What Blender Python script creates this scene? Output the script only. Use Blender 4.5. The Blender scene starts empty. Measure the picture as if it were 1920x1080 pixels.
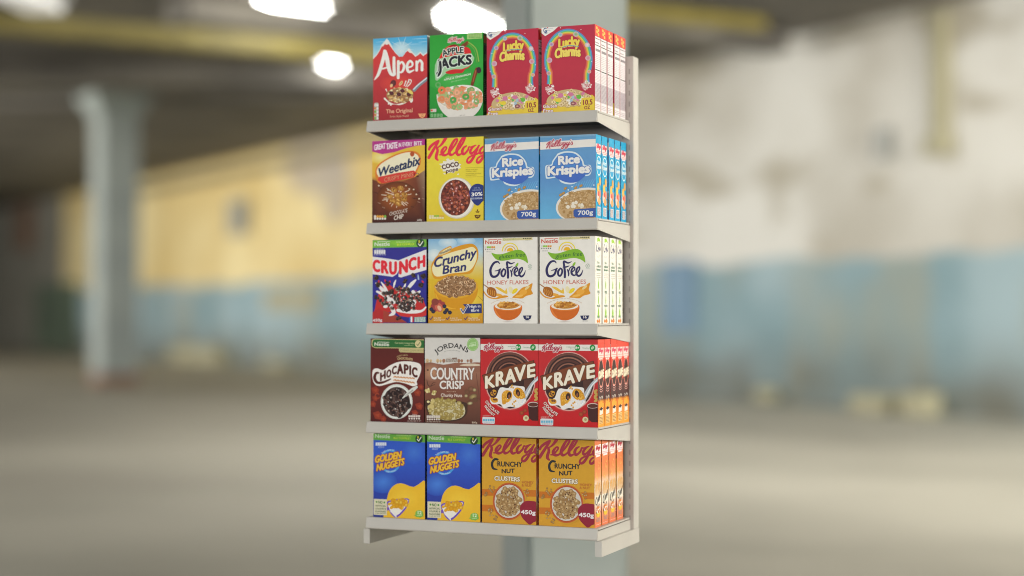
import bpy, math, random
from mathutils import Vector
from mathutils.geometry import tessellate_polygon

scene = bpy.context.scene
# ------------------------------------------------------------------ camera, world, lights, exposure
FLOOR = -0.782                      # the floor lies this far below the unit's zero height
OFF = Vector((0, 0, -FLOOR))        # world z = 0 on the floor
CAM = Vector((2.52168, -4.88504, 0.71824)) + OFF
YAW, PITCH, FPX = 0.3901, 0.0151, 3128.3

cam_d = bpy.data.cameras.new('camera')
cam = bpy.data.objects.new('camera', cam_d)
scene.collection.objects.link(cam)
cam.location = CAM
cam.rotation_euler = (math.pi / 2 + PITCH, 0, YAW)
cam_d.sensor_width = 36.0
cam_d.lens = FPX * 36.0 / 1920.0
cam_d.clip_start = 0.1
cam_d.clip_end = 300
cam_d.dof.use_dof = True
cam_d.dof.focus_distance = 5.25
cam_d.dof.aperture_fstop = (cam_d.lens / 1000.0) / 0.110
cam_d.dof.aperture_blades = 6
cam_d.dof.aperture_rotation = math.radians(12)
scene.camera = cam

world = bpy.data.worlds.new('World')
scene.world = world
world.use_nodes = True
bg = world.node_tree.nodes['Background']
bg.inputs['Color'].default_value = (0.98, 1.0, 0.97, 1)
bg.inputs['Strength'].default_value = 0.30

def area_light(name, loc, target, sx, sy, power, color):
    d = bpy.data.lights.new(name, 'AREA')
    d.shape = 'RECTANGLE'; d.size = sx; d.size_y = sy
    d.energy = power; d.color = color
    o = bpy.data.objects.new(name, d)
    scene.collection.objects.link(o)
    o.location = loc
    o.rotation_euler = (Vector(target) - Vector(loc)).to_track_quat('-Z', 'Y').to_euler()
    return o

LIGHTS = [('right_side_light', (7.5, 0.6, 3.2), (0.6, 0.1, 1.4), 2.4, 2.4, 500, (1.0, 0.93, 0.82)),  # unseen area light placed to brighten the right-hand faces
          ('hall_fill_right', (9, 9, 4.6), (-8, 27, 1.2), 7, 3, 2350, (1.0, 0.98, 0.93)),  # added fill, out of view, brightening the hall from the right
          ('hall_fill_left', (-38, 14, 4.4), (-14, 40, 1.5), 9, 3, 6300, (1.0, 0.98, 0.93)),  # added fill, out of view, for the yellow wall and far left
          ('overhead_fill', (-4, 9.6, 5.8), (-5.5, 14, 0), 8, 3, 560, (1.0, 0.98, 0.94)),  # added above the view to lift the hall floor
          ('front_fill', (1.5, -16, 2.6), (-1, 6, 1.2), 8, 3, 1500, (1.0, 0.99, 0.96))]  # added fill behind the camera for box fronts and rails
for a in LIGHTS: area_light(*a)

scene.view_settings.view_transform = 'Standard'
scene.view_settings.look = 'None'
scene.view_settings.exposure = 0
scene.view_settings.gamma = 1
scene.render.engine = 'CYCLES'
scene.cycles.use_denoising = True
scene.cycles.max_bounces = 6
scene.cycles.diffuse_bounces = 4
scene.cycles.caustics_reflective = False
scene.cycles.caustics_refractive = False
scene.cycles.sample_clamp_indirect = 4
scene.cycles.filter_width = 1.05

# ------------------------------------------------------------------ measuring helpers (photo pixel -> place)
VR = Vector((math.cos(YAW), math.sin(YAW), 0))
VF = Vector((-math.sin(YAW) * math.cos(PITCH), math.cos(YAW) * math.cos(PITCH), math.sin(PITCH)))
VU = VR.cross(VF)
def ray(px, py): return VF + VR * ((px - 960) / FPX) - VU * ((py - 540) / FPX)
def at(px, py, depth): return CAM + ray(px, py) * depth
def on_y(px, py, Y):
    d = ray(px, py); return CAM + d * ((Y - CAM.y) / d.y)
def on_floor(px, py, z=0.0):
    d = ray(px, py); return CAM + d * ((z - CAM.z) / d.z)

# ------------------------------------------------------------------ object helpers
def tag(o, label=None, cat=None, group=None, kind=None):
    if label: o['label'] = label
    if cat: o['category'] = cat
    if group: o['group'] = group
    if kind: o['kind'] = kind
    return o
def empty(name, loc, label=None, cat=None, group=None):
    o = bpy.data.objects.new(name, None)
    scene.collection.objects.link(o)
    o.location = loc; o.empty_display_size = 0.05
    return tag(o, label, cat, group)
def link_mesh(name, me, parent=None, loc=None):
    o = bpy.data.objects.new(name, me)
    scene.collection.objects.link(o)
    if parent: o.parent = parent
    if loc is not None: o.location = loc
    return o
def copy_tree(o, parent=None):
    c = o.copy(); scene.collection.objects.link(c); c.parent = parent
    for ch in [x for x in bpy.data.objects if x.parent == o]:
        copy_tree(ch, c)
    return c

class MB:
    """collects solid shapes into one mesh"""
    def __init__(s): s.v = []; s.f = []; s.mi = []
    def add(s, vs, fs, m=0):
        b = len(s.v); s.v += [tuple(p) for p in vs]
        s.f += [tuple(b + i for i in f) for f in fs]; s.mi += [m] * len(fs)
    def box(s, x0, x1, y0, y1, z0, z1, m=0):
        s.add([(x0,y0,z0),(x1,y0,z0),(x1,y1,z0),(x0,y1,z0),(x0,y0,z1),(x1,y0,z1),(x1,y1,z1),(x0,y1,z1)],
              [(0,3,2,1),(4,5,6,7),(0,1,5,4),(1,2,6,5),(2,3,7,6),(3,0,4,7)], m)
    def prism(s, prof, x0, x1, m=0):
        """(y,z) profile swept along x"""
        n = len(prof)
        s.add([(x0, y, z) for y, z in prof] + [(x1, y, z) for y, z in prof],
              [tuple(range(n)), tuple(range(2*n-1, n-1, -1))] + [((i+1) % n, i, n+i, n+(i+1) % n) for i in range(n)], m)
    def obox(s, c, ax, ay, az, m=0):
        c = Vector(c); ax = Vector(ax); ay = Vector(ay); az = Vector(az)
        vs = [c + ax*i + ay*j + az*k for k in (-1, 1) for (i, j) in ((-1,-1),(1,-1),(1,1),(-1,1))]
        s.add(vs, [(0,3,2,1),(4,5,6,7),(0,1,5,4),(1,2,6,5),(2,3,7,6),(3,0,4,7)], m)
    def cyl(s, c, r, z0, z1, n=20, m=0):
        vs = [(c[0]+r*math.cos(2*math.pi*i/n), c[1]+r*math.sin(2*math.pi*i/n), z) for z in (z0, z1) for i in range(n)]
        s.add(vs, [tuple(range(n-1, -1, -1)), tuple(range(n, 2*n))] + [(i, (i+1) % n, n+(i+1) % n, n+i) for i in range(n)], m)
    def mesh(s, name, mats, bevel=0, seg=2):
        me = bpy.data.meshes.new(name)
        me.from_pydata(s.v, [], s.f)
        for m in (mats if isinstance(mats, (list, tuple)) else [mats]): me.materials.append(m)
        me.polygons.foreach_set('material_index', s.mi)
        import bmesh
        bm = bmesh.new(); bm.from_mesh(me)
        bmesh.ops.recalc_face_normals(bm, faces=bm.faces)
        if bevel:
            es = [e for e in bm.edges if len(e.link_faces) == 2 and e.calc_face_angle(0) > 0.5]
            bmesh.ops.bevel(bm, geom=es, offset=bevel, segments=seg, affect='EDGES', clamp_overlap=True)
        bm.to_mesh(me); bm.free()
        return me
    def build(s, name, mats, parent=None, loc=None, bevel=0, seg=2):
        return link_mesh(name, s.mesh(name, mats, bevel, seg), parent, loc)

def lin(h):
    h = h.lstrip('#')
    return tuple(((c/255)/12.92 if c/255 <= .04045 else ((c/255+.055)/1.055)**2.4) for c in (int(h[i:i+2], 16) for i in (0, 2, 4)))

# ------------------------------------------------------------------ materials
def nodes_of(name):
    m = bpy.data.materials.new(name); m.use_nodes = True
    nt = m.node_tree; b = nt.nodes['Principled BSDF']
    return m, nt, b
def noisy(name, c1, c2, scale=3.0, rough=.6, detail=6, bump=0, coord='Object', rough2=None, lo=.35, hi=.65, stretch=None, metallic=0):
    m, nt, b = nodes_of(name)
    tc = nt.nodes.new('ShaderNodeTexCoord')
    n = nt.nodes.new('ShaderNodeTexNoise'); n.inputs['Scale'].default_value = scale; n.inputs['Detail'].default_value = detail
    src = tc.outputs[coord]
    if stretch:
        mp = nt.nodes.new('ShaderNodeMapping'); mp.inputs['Scale'].default_value = stretch
        nt.links.new(src, mp.inputs['Vector']); src = mp.outputs['Vector']
    nt.links.new(src, n.inputs['Vector'])
    r = nt.nodes.new('ShaderNodeValToRGB')
    r.color_ramp.elements[0].position = lo; r.color_ramp.elements[1].position = hi
    r.color_ramp.elements[0].color = (*c1, 1); r.color_ramp.elements[1].color = (*c2, 1)
    nt.links.new(n.outputs['Fac'], r.inputs['Fac'])
    nt.links.new(r.outputs['Color'], b.inputs['Base Color'])
    b.inputs['Roughness'].default_value = rough
    b.inputs['Metallic'].default_value = metallic
    if bump:
        bp = nt.nodes.new('ShaderNodeBump'); bp.inputs['Strength'].default_value = bump; bp.inputs['Distance'].default_value = .001
        n2 = nt.nodes.new('ShaderNodeTexNoise'); n2.inputs['Scale'].default_value = scale*60
        nt.links.new(tc.outputs[coord], n2.inputs['Vector'])
        nt.links.new(n2.outputs['Fac'], bp.inputs['Height']); nt.links.new(bp.outputs['Normal'], b.inputs['Normal'])
    return m

M = {}
M['steel'] = noisy('cream_powder_coat', (.485, .463, .425), (.525, .503, .46), 5, .42, bump=.12)
M['steel_dark'] = noisy('grey_powder_coat', (.415, .37, .335), (.46, .415, .375), 5, .5, bump=.12)
M['under'] = noisy('dark_underside', (.04, .042, .038), (.06, .062, .055), 4, .6)  # much darker than the deck steel, so undersides read near black
M['slot'] = noisy('slot_shadow_steel', (.27, .24, .215), (.32, .285, .26), 9, .7)

m, nt, b = nodes_of('printed_card')
at_ = nt.nodes.new('ShaderNodeVertexColor'); at_.layer_name = 'print'
tc = nt.nodes.new('ShaderNodeTexCoord'); n = nt.nodes.new('ShaderNodeTexNoise'); n.inputs['Scale'].default_value = 60; n.inputs['Detail'].default_value = 4
nt.links.new(tc.outputs['Object'], n.inputs['Vector'])
mr = nt.nodes.new('ShaderNodeMapRange'); mr.inputs[3].default_value = .93; mr.inputs[4].default_value = 1.05
nt.links.new(n.outputs['Fac'], mr.inputs[0])
mx = nt.nodes.new('ShaderNodeVectorMath'); mx.operation = 'SCALE'
nt.links.new(at_.outputs['Color'], mx.inputs[0]); nt.links.new(mr.outputs[0], mx.inputs['Scale'])
nt.links.new(mx.outputs[0], b.inputs['Base Color'])
b.inputs['Roughness'].default_value = .5
b.inputs['Specular IOR Level'].default_value = .22
bp = nt.nodes.new('ShaderNodeBump'); bp.inputs['Strength'].default_value = .10; bp.inputs['Distance'].default_value = .002
n2 = nt.nodes.new('ShaderNodeTexNoise'); n2.inputs['Scale'].default_value = 14
nt.links.new(tc.outputs['Object'], n2.inputs['Vector']); nt.links.new(n2.outputs['Fac'], bp.inputs['Height']); nt.links.new(bp.outputs['Normal'], b.inputs['Normal'])
M['card'] = m

# ------------------------------------------------------------------ the hall behind
def wall_material():
    """painted hall wall: pale blue dado, yellow left stretch, off-white right stretch, stained"""
    m, nt, b = nodes_of('painted_hall_wall')
    L = nt.links
    tc = nt.nodes.new('ShaderNodeTexCoord')
    sep = nt.nodes.new('ShaderNodeSeparateXYZ'); L.new(tc.outputs['Object'], sep.inputs[0])
    def noise(scale, detail=4, st=(1, 1, 1)):
        mp = nt.nodes.new('ShaderNodeMapping'); mp.inputs['Scale'].default_value = st
        L.new(tc.outputs['Object'], mp.inputs['Vector'])
        q = nt.nodes.new('ShaderNodeTexNoise'); q.inputs['Scale'].default_value = scale; q.inputs['Detail'].default_value = detail
        L.new(mp.outputs['Vector'], q.inputs['Vector']); return q.outputs['Fac']
    def mrange(v, a, b_, c=0., d=1., smooth=True):
        q = nt.nodes.new('ShaderNodeMapRange'); q.interpolation_type = 'SMOOTHSTEP' if smooth else 'LINEAR'
        for i, x in enumerate((a, b_, c, d)): q.inputs[i+1].default_value = x
        L.new(v, q.inputs[0]); return q.outputs[0]
    def math_(op, a, b_):
        q = nt.nodes.new('ShaderNodeMath'); q.operation = op
        for i, x in enumerate((a, b_)):
            if isinstance(x, (int, float)): q.inputs[i].default_value = x
            else: L.new(x, q.inputs[i])
        return q.outputs[0]
    def mix(f, a, b_):
        q = nt.nodes.new('ShaderNodeMix'); q.data_type = 'RGBA'
        if isinstance(f, (int, float)): q.inputs[0].default_value = f
        else: L.new(f, q.inputs[0])
        for i, x in ((6, a), (7, b_)):
            if isinstance(x, tuple): q.inputs[i].default_value = (*x, 1)
            else: L.new(x, q.inputs[i])
        return q.outputs[2]
    z = math_('ADD', sep.outputs['Z'], math_('MULTIPLY', math_('SUBTRACT', noise(.6), .5), .5))
    x = sep.outputs['X']
    upper = mix(mrange(x, WX_SPLIT-.5, WX_SPLIT+.5), mix(mrange(noise(.3, 5), .35, .65), (.70, .53, .22), (.88, .74, .40)), mix(mrange(noise(.22, 5), .38, .62), (.52, .49, .42), (.76, .745, .69)))
    # old grey-brown plaster showing through the off-white paint
    st = mrange(noise(.42, 6, (1, 1, 2.2)), .53, .66)
    upper = mix(math_('MULTIPLY', st, mrange(x, WX_SPLIT-.5, WX_SPLIT+.5, .0, .8)), upper, (.40, .36, .27))
    # the flaked pinkish patch on the yellow part
    for (px, py, rx, rz) in ((590, 300, 2.2, 1.0), (630, 350, 1.0, 1.1)):
        p = wall_at(px, py)
        dx = math_('DIVIDE', math_('SUBTRACT', x, p[0]), rx); dz = math_('DIVIDE', math_('SUBTRACT', z, p[1]), rz)
        d = math_('ADD', math_('MULTIPLY', dx, dx), math_('MULTIPLY', dz, dz))
        upper = mix(mrange(d, .6, 1.1, .8, 0.), upper, (.46, .40, .34))
    low = mix(mrange(noise(.4, 5), .36, .64), (.23, .35, .39), (.37, .49, .53))
    low = mix(mrange(noise(.7, 5, (1, 1, .45)), .5, .66, 0., .6), low, (.36, .36, .28))
    grime = mrange(z, 0.1, 1.5, .9, 0.)
    low = mix(math_('MULTIPLY', grime, mrange(noise(.9), .3, .7, .5, 1.)), low, (.14, .125, .085))
    col = mix(mrange(z, 2.30, 2.46), low, upper)
    L.new(col, b.inputs['Base Color']); b.inputs['Roughness'].default_value = .75
    return m

W0, W1 = on_floor(1900, 789), on_floor(690, 701)          # two points of the wall's foot
wdir = (W0 - W1).normalized(); wnor = Vector((wdir.y, -wdir.x, 0))
if wnor.dot(CAM - W1) < 0: wnor = -wnor
WO = W1.copy()
def wall_hit(px, py, out=0.0):
    d = ray(px, py); o = WO + wnor * out
    return CAM + d * ((o - CAM).dot(wnor) / d.dot(wnor))
def wall_at(px, py):
    p = wall_hit(px, py) - WO
    return (p.dot(wdir), p.z)
WX_SPLIT = wall_at(960, 500)[0]
HC = CAM.z + 4.55                                          # ceiling height
M['wall'] = wall_material()
M['floor'] = noisy('worn_concrete_floor', (.265, .248, .200), (.43, .406, .332), .16, .6, detail=5, lo=.36, hi=.60, stretch=(1, 1.2, 1))
M['ceiling'] = noisy('sooty_concrete_ceiling', (.11, .10, .085), (.23, .21, .175), .35, .8, lo=.4, hi=.6)
M['yellow'] = noisy('yellow_paint', (.19, .15, .022), (.25, .20, .035), 2, .5)
M['column'] = noisy('pale_green_grey_column_paint', (.25, .285, .272), (.32, .355, .33), 1.1, .6)
M['doorway_dark'] = noisy('dark_opening', (.20, .195, .16), (.29, .27, .22), 1, .8)  # the opening's inner darkness is put into a flat slab's colour
M['brown'] = noisy('rusty_brown_paint', (.16, .085, .05), (.22, .12, .07), 1, .7)
M['green'] = noisy('dark_green_paint', (.08, .11, .075), (.11, .145, .095), 1, .6)
M['bluesign'] = noisy('blue_sign_paint', (.11, .22, .34), (.15, .27, .39), 1.5, .5)
M['greysteel'] = noisy('grey_metal_box', (.30, .31, .29), (.38, .38, .35), 2, .5)
M['tan'] = noisy('tan_band_paint', (.26, .22, .13), (.34, .29, .17), 1.5, .7)
M['paintyellow'] = noisy('faded_yellow_kerb_paint', (.36, .33, .21), (.44, .41, .27), 1, .7)

mb = MB(); mb.box(-90, 60, -30, 130, -.3, 0); tag(mb.build('floor', M['floor']), kind='structure')
mb = MB(); mb.box(-90, 60, 6, 130, HC, HC+.4); tag(mb.build('ceiling', M['ceiling']), kind='structure')
def basis(o):
    o.location = WO
    o.rotation_euler = (0, 0, math.atan2(wdir.y, wdir.x)); return o
side = 1 if Vector((-wdir.y, wdir.x, 0)).dot(wnor) > 0 else -1     # which local y faces the hall
mb = MB(); mb.box(-70, 60, min(0, -side*.4), max(0, -side*.4), 0, HC-.002)
basis(tag(mb.build('wall', M['wall']), 'long hall wall, yellow and off-white above a pale blue lower band', 'wall', kind='structure'))

def on_wall_box(name, px0, py0, px1, py1, thick, mat, label, cat, group=None, gap=.003):
    a = wall_at(px0, py1); c = wall_at(px1, py0)
    x0, x1 = sorted((a[0], c[0])); z0, z1 = max(.004, min(a[1], c[1])), max(a[1], c[1])
    ys = sorted((side*gap, side*(gap+thick)))
    mb = MB(); mb.box(0, x1-x0, ys[0], ys[1], 0, z1-z0)
    o = mb.build(name, mat, bevel=.02)
    o.rotation_euler = (0, 0, math.atan2(wdir.y, wdir.x))
    o.location = WO + wdir*x0 + Vector((0, 0, z0))
    return tag(o, label, cat, group)
on_wall_box('wall_sign', 1243, 488, 1308, 622, .05, M['bluesign'], 'blurred blue sign on the wall right of the shelves', 'sign')
on_wall_box('wall_sign', 497, 541, 598, 582, .05, M['paintyellow'], 'blurred yellow rectangle sign on the pale blue wall band', 'sign')
on_wall_box('electrical_box', 443, 372, 470, 442, .25, M['greysteel'], 'small grey box mounted on the yellow wall', 'electrical box')
on_wall_box('kerb_block', 345, 652, 440, 688, .5, M['paintyellow'], 'faded yellow block at the wall foot beside the distant column', 'kerb block', 'yellow blocks along the wall foot')
on_wall_box('kerb_block', 518, 676, 556, 690, .4, M['paintyellow'], 'small faded yellow block at the wall foot left of the shelves', 'kerb block', 'yellow blocks along the wall foot')
on_wall_box('kerb_block', 1628, 742, 1690, 776, .4, M['paintyellow'], 'wider yellow block at the wall foot on the right', 'kerb block', 'yellow blocks along the wall foot')
on_wall_box('kerb_block', 1722, 738, 1768, 782, .4, M['paintyellow'], 'narrow yellow block at the wall foot, rightmost of all', 'kerb block', 'yellow blocks along the wall foot')
on_wall_box('kerb_block', 1440, 728, 1460, 750, .3, M['paintyellow'], 'tiny pale block at the wall foot right of the shelves', 'kerb block', 'yellow blocks along the wall foot')
on_wall_box('downpipe', 1757, 20, 1783, 262, .16, M['paintyellow'], 'vertical yellow pipe high on the off-white wall', 'pipe')
on_wall_box('junction_box', 1748, 255, 1790, 292, .22, M['paintyellow'], 'yellow junction box under the vertical yellow pipe', 'junction box')
on_wall_box('wall_bracket', 1650, 240, 1676, 300, .15, M['greysteel'], 'small dark bracket on the off-white wall', 'bracket')
on_wall_box('door_recess', -30, 300, 122, 650, .10, M['doorway_dark'], 'dark doorway at the far left end of the wall', 'doorway')
on_wall_box('door_frame_post', 44, 330, 68, 470, .3, M['brown'], 'rusty brown post standing in the dark doorway', 'post')
on_wall_box('waste_bin', 92, 530, 150, 652, .6, M['green'], 'dark green bin at the wall foot left of the column', 'bin')
for i, (y0, y1, lab) in enumerate(((196, 214, 'upper dark pipe run along the top of the yellow wall'), (232, 244, 'middle dark pipe run along the top of the yellow wall'), (268, 286, 'lowest dark pipe run along the top of the yellow wall'))):
    a = wall_at(690, y0); b_ = wall_at(690, y1)
    mb = MB(); xs = wall_at(200, 300)[0]; xe = wall_at(1000, 300)[0]
    ys = sorted((side*.05, side*.45))
    mb.box(0, xe-xs, ys[0], ys[1], 0, a[1]-b_[1])
    o = mb.build('pipe_run', M['tan'], bevel=.05)
    o.rotation_euler = (0, 0, math.atan2(wdir.y, wdir.x)); o.location = WO + wdir*xs + Vector((0, 0, b_[1]))
    tag(o, lab, 'pipe', 'pipe runs on the yellow wall')

def beam(name, p, q, w, h, mat, label, cat='beam', group=None):
    p = Vector(p); q = Vector(q); d = (q - p)
    L_ = d.length; d.normalize(); s = d.cross(Vector((0, 0, 1))).normalized(); u = s.cross(d)
    mb = MB(); mb.obox((0, 0, 0), d*L_/2, s*w/2, u*h/2)
    o = mb.build(name, mat, loc=(p+q)/2, bevel=.02)
    return tag(o, label, cat, group)
beam('crane_beam', at(-60, 38, 23), at(760, 110, 26), .4, .26, M['yellow'], 'long yellow steel beam under the ceiling on the left', group='yellow beams')
beam('crane_beam', at(1120, 16, 22), at(1425, 46, 24), .3, .16, M['yellow'], 'short yellow steel beam right of the pale column', group='yellow beams')
for (a, b_, lab) in (((at(330, 18, 20)), at(760, 66, 23), 'dark concrete ceiling beam crossing above the yellow beam'),
                     ((at(-40, 190, 36)), at(700, 172, 34), 'dark concrete ceiling beam low over the yellow wall'),
                     ((at(-40, 130, 30)), at(760, 150, 30), 'dark concrete ceiling beam between yellow beam and wall'),
                     ((at(1150, 46, 25)), at(1460, 82, 27), 'dark concrete beam under the short yellow beam')):
    beam('ceiling_beam', a, b_, .5, .30, M['ceiling'], lab, group='ceiling beams')

def column(px, pyb, wpx, rot, label, cap=True, hb=.25):
    f = on_floor(px, pyb); depth = (f - CAM).dot(VF)
    w = wpx * depth / FPX
    e = empty('column', f, label, 'column', 'painted columns')
    e.rotation_euler = (0, 0, rot)
    h = HC - .003
    mb = MB(); mb.box(-w/2, w/2, -w/2, w/2, hb, h - (.5 if cap else 0)); mb.build('shaft', M['column'], e, bevel=.03)
    mb = MB(); mb.box(-w/2-.02, w/2+.02, -w/2-.02, w/2+.02, 0, hb-.002); mb.build('base', M['brown'], e, bevel=.01)
    if cap:
        mb = MB(); t = w*.85; z0, z1 = h-.498, h
        mb.add([(-w/2,-w/2,z0),(w/2,-w/2,z0),(w/2,w/2,z0),(-w/2,w/2,z0),(-t,-t,z1),(t,-t,z1),(t,t,z1),(-t,t,z1)],
               [(0,3,2,1),(4,5,6,7),(0,1,5,4),(1,2,6,5),(2,3,7,6),(3,0,4,7)])
        mb.build('capital', M['column'], e, bevel=.02)
column(214, 722, 70, math.radians(55), 'distant blurred column standing on the floor at left')
column(1057, 1200, 196, math.radians(36), 'large pale blurred column right behind the shelf unit', cap=False, hb=.05)

mL, nt, b = nodes_of('lit_tube_diffuser')
b.inputs['Emission Color'].default_value = (1, .99, .95, 1); b.inputs['Emission Strength'].default_value = 26
b.inputs['Base Color'].default_value = (.8, .8, .8, 1)
mD, nt, b = nodes_of('dim_lit_diffuser')
b.inputs['Emission Color'].default_value = (1, .97, .88, 1); b.inputs['Emission Strength'].default_value = .45
b.inputs['Base Color'].default_value = (.8, .8, .8, 1)
M['lampbody'] = noisy('lamp_body_enamel', (.5, .5, .48), (.6, .6, .57), 2, .5)
def ceiling_lamp(x0, y0, x1, y1, depth, w, mat, label):
    p = at(x0, y0, depth); q = at(x1, y1, depth*1.06)
    q.z = p.z = (p.z+q.z)/2
    c = (p+q)/2; d = q-p; L_ = d.length; d.normalize(); s = Vector((-d.y, d.x, 0))
    e = empty('ceiling_lamp', c, label, 'lamp', 'ceiling lamps')
    mb = MB(); mb.obox((0, 0, .12), d*(L_/2+.05), s*(w/2+.05), Vector((0, 0, .06))); mb.build('housing', M['lampbody'], e, bevel=.01)
    mb = MB(); mb.obox((0, 0, .0), d*(L_/2), s*(w/2), Vector((0, 0, .055))); mb.build('diffuser', mat, e, bevel=.015)
    mb = MB(); mb.obox((0, 0, .18+(HC-c.z-.18)/2), d*.03, s*.03, Vector((0, 0, max(.02, (HC-c.z-.18)/2-.002)))); mb.build('hanger', M['lampbody'], e)
ceiling_lamp(505, 14, 590, 2, 23, .35, mL, 'glowing lamp at the top edge of the picture')
ceiling_lamp(845, 50, 915, 40, 25, .30, mL, 'glowing lamp just above the green cereal box')
ceiling_lamp(590, 116, 628, 100, 28, .25, mL, 'small glowing lamp left of the top shelf')
ceiling_lamp(-4, 236, -22, 232, 40, .3, mL, 'glowing lamp cut by the left picture edge')
ceiling_lamp(15, 2, 85, -2, 21, .5, mD, 'dim pale lamp at the top left corner')
ceiling_lamp(495, 110, 540, 112, 30, .5, mD, 'dim pale lamp under the long yellow beam')
ceiling_lamp(20, 222, 50, 222, 40, .7, mD, 'dim pale lamp low at the left edge')
# ------------------------------------------------------------------ the shelf unit
ZS = [1.3495, 1.0142, 0.6855, 0.3632, 0.0512]               # tops of the five shelves
DEP, WID = 0.320, 0.800
unit = empty('shelf_unit', Vector((.4, .16, -.036)) + OFF, 'cream metal shelving unit with five shelves packed with cereal boxes', 'shelving unit')
uo = Vector((-.4, -.16, .036))                              # unit's own corner frame
def upart(mb, name, mats, parent=None, bevel=.0008, loc=None):
    o = mb.build(name, mats, parent or unit, bevel=bevel)
    if (parent or unit) is unit: o.location = uo if loc is None else uo + Vector(loc)
    elif loc is not None: o.location = loc
    return o
for i, z in enumerate(ZS):
    mb = MB()
    mb.box(.001, .799, .0015, DEP-.004, -.006, -.0002, 0)
    deck = upart(mb, 'shelf', M['steel'], loc=(0, 0, z))
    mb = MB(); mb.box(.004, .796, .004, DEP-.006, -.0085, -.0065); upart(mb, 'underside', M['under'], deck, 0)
    mb = MB()
    mb.prism([(.0010, 0), (-.0012, 0), (-.0020, -.0012), (-.0085, -.0295), (-.0088, -.0325), (-.0075, -.0358), (-.005, -.037), (.001, -.037), (.0015, -.036), (-.0035, -.0345), (.0005, -.002)], -.0005, .8005)
    upart(mb, 'price_rail', M['steel'], deck, 0)
    zb = {4: -.040}.get(i, -.063)
    for x0, x1 in ((-.0002, .0016), (.7984, .8002)):
        mb = MB()
        prof = [(.0015, -.0085), (DEP, -.0085), (DEP, zb), (.0, -.0360 if i < 4 else -.038)]
        mb.prism(prof, x0, x1)
        br = upart(mb, 'side_bracket', M['steel'], deck, 0)
        mb = MB(); s_ = 1 if x0 > .5 else -1
        xe = x1 if s_ > 0 else x0
        mb.box(min(xe, xe+s_*.0006), max(xe, xe+s_*.0006), .004, DEP-.008, -.0082, -.0072)
        mb.box(min(xe, xe+s_*.0006), max(xe, xe+s_*.0006), .008, .0105, -.0071, -.002)
        upart(mb, 'seam', M['slot'], br, 0)
    for x in (.05, .74):
        mb = MB(); mb.box(x, x+.012, .03, DEP-.02, -.0135, -.0087); mb.box(x-.006, x+.03, DEP-.10, DEP-.03, -.016, -.0137)
        upart(mb, 'stiffener', M['steel_dark'], deck, 0)
ZT = 1.562
for k, (x0, x1) in enumerate(((-.012, .038), (.762, .812))):
    mb = MB(); mb.box(x0, x1, .3205, .3725, .0122, ZT)
    p = upart(mb, 'post', M['steel'], bevel=.0012)
    p['label'] = 'left slotted post' if k == 0 else 'right slotted post'
    mb = MB(); z = .04
    mb.box(x0+.0012, x1-.0012, .3199, .3204, .0135, ZT-.0015, 1)
    upart(mb, 'post_face', [M['steel_dark'], M['steel_dark']], p, 0)
    mb = MB(); xs = (x0+x1)/2 + .0115
    while z < ZT-.03:
        for xx in (xs, xs-.023):
            mb.box(xx-.0022, xx+.0022, .3194, .3198, z, z+.017)
        z += .0357
    upart(mb, 'slots', M['slot'], p, 0)
mb = MB(); mb.box(.0385, .7615, .332, .336, .02, ZT-.02)
upart(mb, 'back_panel', M['steel_dark'])
for x0, x1 in ((-.0135, .0095), (.7905, .8135)):
    mb = MB(); mb.prism([(0, -.036), (.373, -.036), (.373, .012), (0, .012)], x0, x1)
    upart(mb, 'foot', M['steel'], bevel=.0012)
mb = MB(); mb.box(.0097, .7903, .33, .36, -.03, .010); upart(mb, 'rear_rail', M['steel'], bevel=.001)

# ------------------------------------------------------------------ printing on card
_glyph = {}
def glyph(ch, wt):
    k = (ch, wt)
    if k in _glyph: return _glyph[k]
    def mk(s, off):
        c = bpy.data.curves.new('tmp', 'FONT'); c.body = s; c.size = 1; c.offset = off; c.resolution_u = 3
        o = bpy.data.objects.new('tmp', c); scene.collection.objects.link(o)
        return c, o
    def width(s):
        c, o = mk(s, 0); bpy.context.view_layer.update()
        w = o.dimensions.x; bpy.data.objects.remove(o); bpy.data.curves.remove(c); return w
    base = _glyph.setdefault('||', None) or width('||'); _glyph['||'] = base
    adv = width('|' + ch + '|') - base
    tris = []
    if ch != ' ':
        c, o = mk(ch, wt); bpy.context.view_layer.update()
        me = bpy.data.meshes.new_from_object(o.evaluated_get(bpy.context.evaluated_depsgraph_get()))
        me.calc_loop_triangles()
        vs = [v.co.copy() for v in me.vertices]
        tris = [[(vs[i].x, vs[i].y) for i in t.vertices] for t in me.loop_triangles]
        bpy.data.objects.remove(o); bpy.data.curves.remove(c); bpy.data.meshes.remove(me)
    _glyph[k] = (adv, tris)
    return _glyph[k]

def spline(pts, closed=False, n=7):
    """Catmull-Rom through tuples of any length"""
    P = [tuple(map(float, p)) for p in pts]; N = len(P); out = []
    segs = N if closed else N-1
    for i in range(segs):
        g = lambda j: P[j % N] if closed else P[max(0, min(N-1, j))]
        p0, p1, p2, p3 = g(i-1), g(i), g(i+1), g(i+2)
        for k in range(n):
            t = k/n
            out.append(tuple(.5*((2*b)+(-a+c)*t+(2*a-5*b+4*c-d)*t*t+(-a+3*b-3*c+d)*t**3) for a, b, c, d in zip(p0, p1, p2, p3)))
    if not closed: out.append(P[-1])
    return out

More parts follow.
